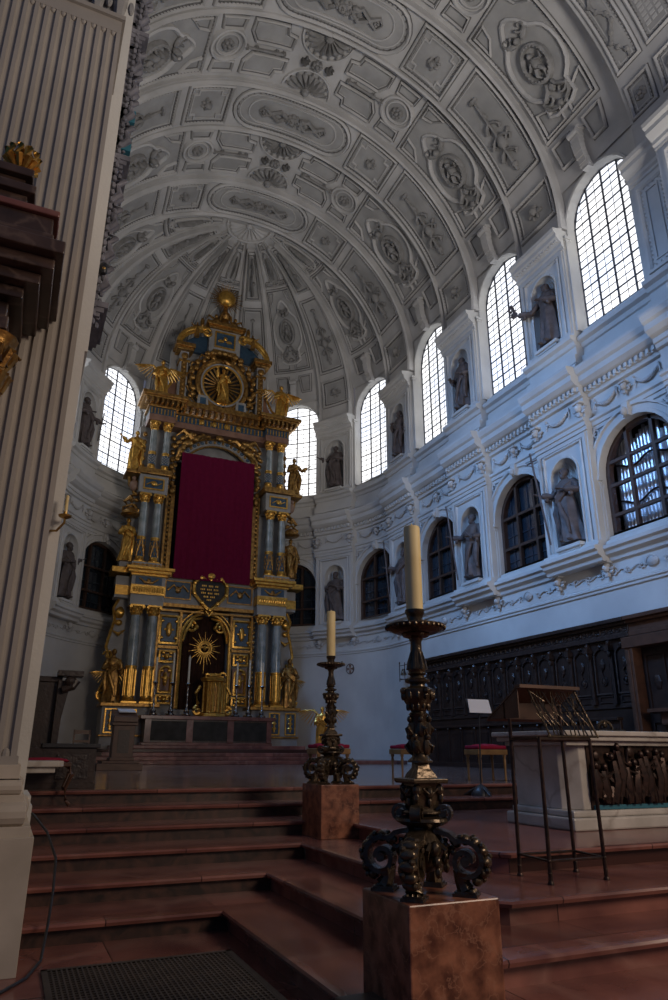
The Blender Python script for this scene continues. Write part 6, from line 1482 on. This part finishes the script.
b.add([(-.31, .0, 1.52), (.34, .0, 1.52), (.34, .46, 1.26), (-.31, .46, 1.26), (-.31, .0, 1.50), (.34, .0, 1.50), (.34, .46, 1.24), (-.31, .46, 1.24)], [(0, 1, 2, 3), (7, 6, 5, 4), (0, 4, 5, 1), (1, 5, 6, 2), (2, 6, 7, 3), (3, 7, 4, 0)])
b.box((.015, -.02, 1.515), (.67, .08, .028)); b.build('desk_board', 'woodm', t)
b = MB(); b.prism([(.0, 1.50), (.44, 1.25), (.0, 1.25)], -.305, -.295, ax=(1, 2, 0)); b.bx(-.305, .335, .19, .205, 1.25, 1.39); b.build('side_board', 'woodm', t)
b = MB(); R = random.Random(12)
def gp(u, v): return (u, -.02-.20*(1-v), 1.09+.40*v)
for u in (-.20, .315): b.tube([gp(u-.0, 1), gp(u+.03, 0)], .010, 6)
b.tube([gp(-.2, .02), gp(.33, .02)], .009, 6)
for k in range(11):
    u = -.17+.046*k
    b.tube([gp(u, .02), gp(u+R.uniform(-.03, .03), .3), gp(u+R.uniform(-.04, .04), .6), gp(u+R.uniform(-.03, .03), .98)], [.007, .006, .006, .004], 5)
    b.tube([gp(u, .45), gp(u+R.choice((-.05, .05)), .75), gp(u+R.choice((-.06, .06)), .95)], [.005, .005, .003], 5); b.tube([gp(u+.01, .25), gp(u+R.choice((-.05, .05)), .5)], [.005, .003], 5)
    b.ell(gp(u, .5), (.009, .009, .012), 5, 4)
b.build('twig_grille', 'bronze', t, smooth=True)
# music stand
t = thing('music_stand', 'thin black music stand holding a white sheet, behind the lectern', 'music stand', (6.85, 9.6, .825))
b = MB(); b.tube([(0, 0, .02), (.03, 0, .7), (.06, 0, 1.25)], .012, 8); b.build('pole', 'blackp', t, smooth=True)
b = MB()
for k in range(3): a = 2*pi*k/3+.4; b.tube([(0, 0, .16), (.26*cos(a), .26*sin(a), .012)], .011, 6)
b.lathe([(.16, 0), (.15, .05), (.08, .12), (.03, .16)], n=14); b.build('base', 'blackp', t, smooth=True)
b = MB(); b.add([(-.18, -.1, 1.22), (.26, -.1, 1.22), (.26, .03, 1.45), (-.18, .03, 1.45), (-.18, -.09, 1.22), (.26, -.09, 1.22), (.26, .04, 1.45), (-.18, .04, 1.45)], [(0, 1, 2, 3), (7, 6, 5, 4), (0, 4, 5, 1), (1, 5, 6, 2), (2, 6, 7, 3), (3, 7, 4, 0)]); b.build('desk', 'blackp', t)
b = MB(); b.add([(-.20, -.115, 1.225), (.22, -.115, 1.225), (.26, .01, 1.44), (-.14, .01, 1.44), (-.20, -.11, 1.225), (.22, -.11, 1.225), (.26, .015, 1.44), (-.14, .015, 1.44)], [(0, 1, 2, 3), (7, 6, 5, 4), (0, 4, 5, 1), (1, 5, 6, 2), (2, 6, 7, 3), (3, 7, 4, 0)]); o = b.build('sheet_music', 'paper', None); o.location = (6.85, 9.6, .825); tag(o, 'white sheet resting on the black music stand', 'sheet music')
def stool(loc, label, first=[None]):
    if first[0]: return copy_thing(first[0], loc, 0, label)
    t = thing('cushioned_stool', label, 'stool', loc, 0, 'red cushioned stools')
    b = MB(); b.box((0, 0, .47), (.62, .44, .09)); b.build('seat_frame', 'brass' if False else 'woodgilt', t, bevel=.01)
    b = MB(); b.box((0, 0, .55), (.60, .42, .06)); b.ell((0, 0, .575), (.29, .20, .035), 14, 6); b.build('seat_cushion', 'cushion', t, smooth=False, bevel=.02)
    for e in (-1, 1):
        for f in (-1, 1):
            b = MB(); b.lathe([(.018, 0), (.026, .02), (.018, .06), (.020, .2), (.028, .34), (.020, .37), (.034, .40), (.034, .43)], (e*.26, f*.18, 0), 8); b.build('leg', 'woodgilt', t, smooth=True)
    first[0] = t; return t
M['woodgilt'] = mat('gilt_wood', (.18, .095, .035), (.28, .16, .06), 6, .4, .3)
stool((6.85, 11.75, .99), 'red cushioned stool just right of the foreground candlestick stem')
stool((7.82, 10.75, .99), 'red cushioned stool behind the music stand')
stool((5.02, 11.3, .99), 'red cushioned stool mostly hidden behind the farther candlestick')
# gilded angel on a small white pedestal behind the farther candlestick
t = thing('angel_pedestal', 'small white pedestal under the gilded angel on the choir floor', 'pedestal', (6.85, 15.8, .99)); b = MB(); b.lathe([(.22, 0), (.24, .08), (.16, .14), (.15, .42), (.22, .46), (.22, .50)], n=8); b.build('pedestal_body', 'creamm', t, bevel=.01)
t = thing('gilded_angel', 'kneeling-height gilded angel with raised wings behind the farther candlestick', 'angel', (6.85, 15.8, 1.49), -.5)
figure(.98, ((-.16, -.12, .6), (-.05, -.2, .64), (.5, -.6, .4)), ((.16, -.12, .6), (.05, -.2, .64), (-.5, -.6, .4)), 41, beard=False).build('body', 'gold', t, smooth=True)
for e in (-1, 1): wing(.98, e).build('wing', 'gold', t, smooth=True)
# iron bell bracket and consecration cross on the apse wall
def wallpt(px_phi, z, h): s = pi/2*RA-px_phi*RA; return Wm(s, z, h)
s_b = -1.3
p, rz_ = on_wall(s_b, 4.15, 0)
t = thing('sacristy_bell', 'small bell in a wrought iron bracket on the wall above the stall end', 'bell', p, rz_)
b = MB()
for x_ in (-.42, .0, .42): b.tube([(x_, -.30, -.02), (x_, -.30, .72)], .016, 6)
for z_ in (.06, .62): b.tube([(-.46, -.30, z_), (.46, -.30, z_)], .014, 6)
for x_ in (-.42, .42): b.tube([(x_, 0, .1), (x_, -.30, .1)], .014, 6); b.ell((x_, -.3, .74), (.03, .03, .04), 6, 4)
b.build('bracket', 'iron', t, smooth=True)
b = MB(); b.lathe([(.14, 0), (.12, .04), (.08, .14), (.07, .22), (.03, .26)], (-.1, -.3, .22), 14); b.build('bell_cup', 'bronze', t, smooth=True)
b = MB(); b.tube([(.44, -.3, 0), (.42, -.3, -1.0), (.44, -.28, -2.2)], .008, 5); b.build('bell_rope', 'iron', t)
s_c = (90-66)*RA*pi/180
p, rz_ = on_wall(s_c, 5.0, 0)
t = thing('consecration_cross', 'small painted cross roundel on the pale apse wall with a candle bracket', 'wall cross', p, rz_)
b = MB(); b.lathe([(.26, 0), (.26, .02)], n=24); 
q = MB(lambda x_, z_, h: (x_, -h, z_)); q.sweep(circ(0, 0, .24, 24), [(0, 0), (0, .03), (.035, .03), (.035, 0)]); q.build('ring', 'statue', t)
q = MB(lambda x_, z_, h: (x_, -h, z_))
for k in range(4):
    a = k*pi/2; q.prism([(0, 0), (.19*cos(a-.35), .19*sin(a-.35)), (.19*cos(a+.35), .19*sin(a+.35))], 0, .025)
q.build('cross_arms', 'rosestone', t)
q = MB(); q.tube([(-.33, -.02, .20), (-.33, -.2, .18), (-.33, -.2, .32)], .014, 6); q.lathe([(.05, .32), (.05, .34)], (-.33, -.2, 0), 10); q.build('candle_bracket', 'iron', t)
# perforated mat on the nave floor
t = MB(); x0, x1, y0, y1 = .45, 1.82, 3.6, 5.95
t.bx(x0, x1, y0, y0+.04, .002, .016); t.bx(x0, x1, y1-.04, y1, .002, .016); t.bx(x0, x0+.04, y0, y1, .002, .016); t.bx(x1-.04, x1, y0, y1, .002, .016); t.bx(x0+.02, x1-.02, y0+.02, y1-.02, .001, .004)
k = x0+.06
while k < x1-.04: t.bx(k, k+.012, y0, y1, .004, .014); k += .034
k = y0+.06
while k < y1-.04: t.bx(x0, x1, k, k+.014, .004, .013); k += .05
M['matm'] = mat('mat_rubber', (.035, .026, .02), (.06, .045, .035), 8, .55)
o = t.build('floor_mat', 'matm', None); tag(o, 'dark perforated grille mat on the floor at the foot of the steps', 'mat')
b = MB(); b.tube([(.30, 7.0, .95), (.44, 6.95, .80), (.52, 6.72, .62), (.52, 6.6, .40), (.50, 6.45, .20), (.46, 6.2, .012), (.35, 5.8, .012), (.1, 5.4, .012)], .011, 8); o = b.build('cable', 'blackp', None, smooth=True); tag(o, 'black cable hanging beside the pier base down to the floor', 'cable')
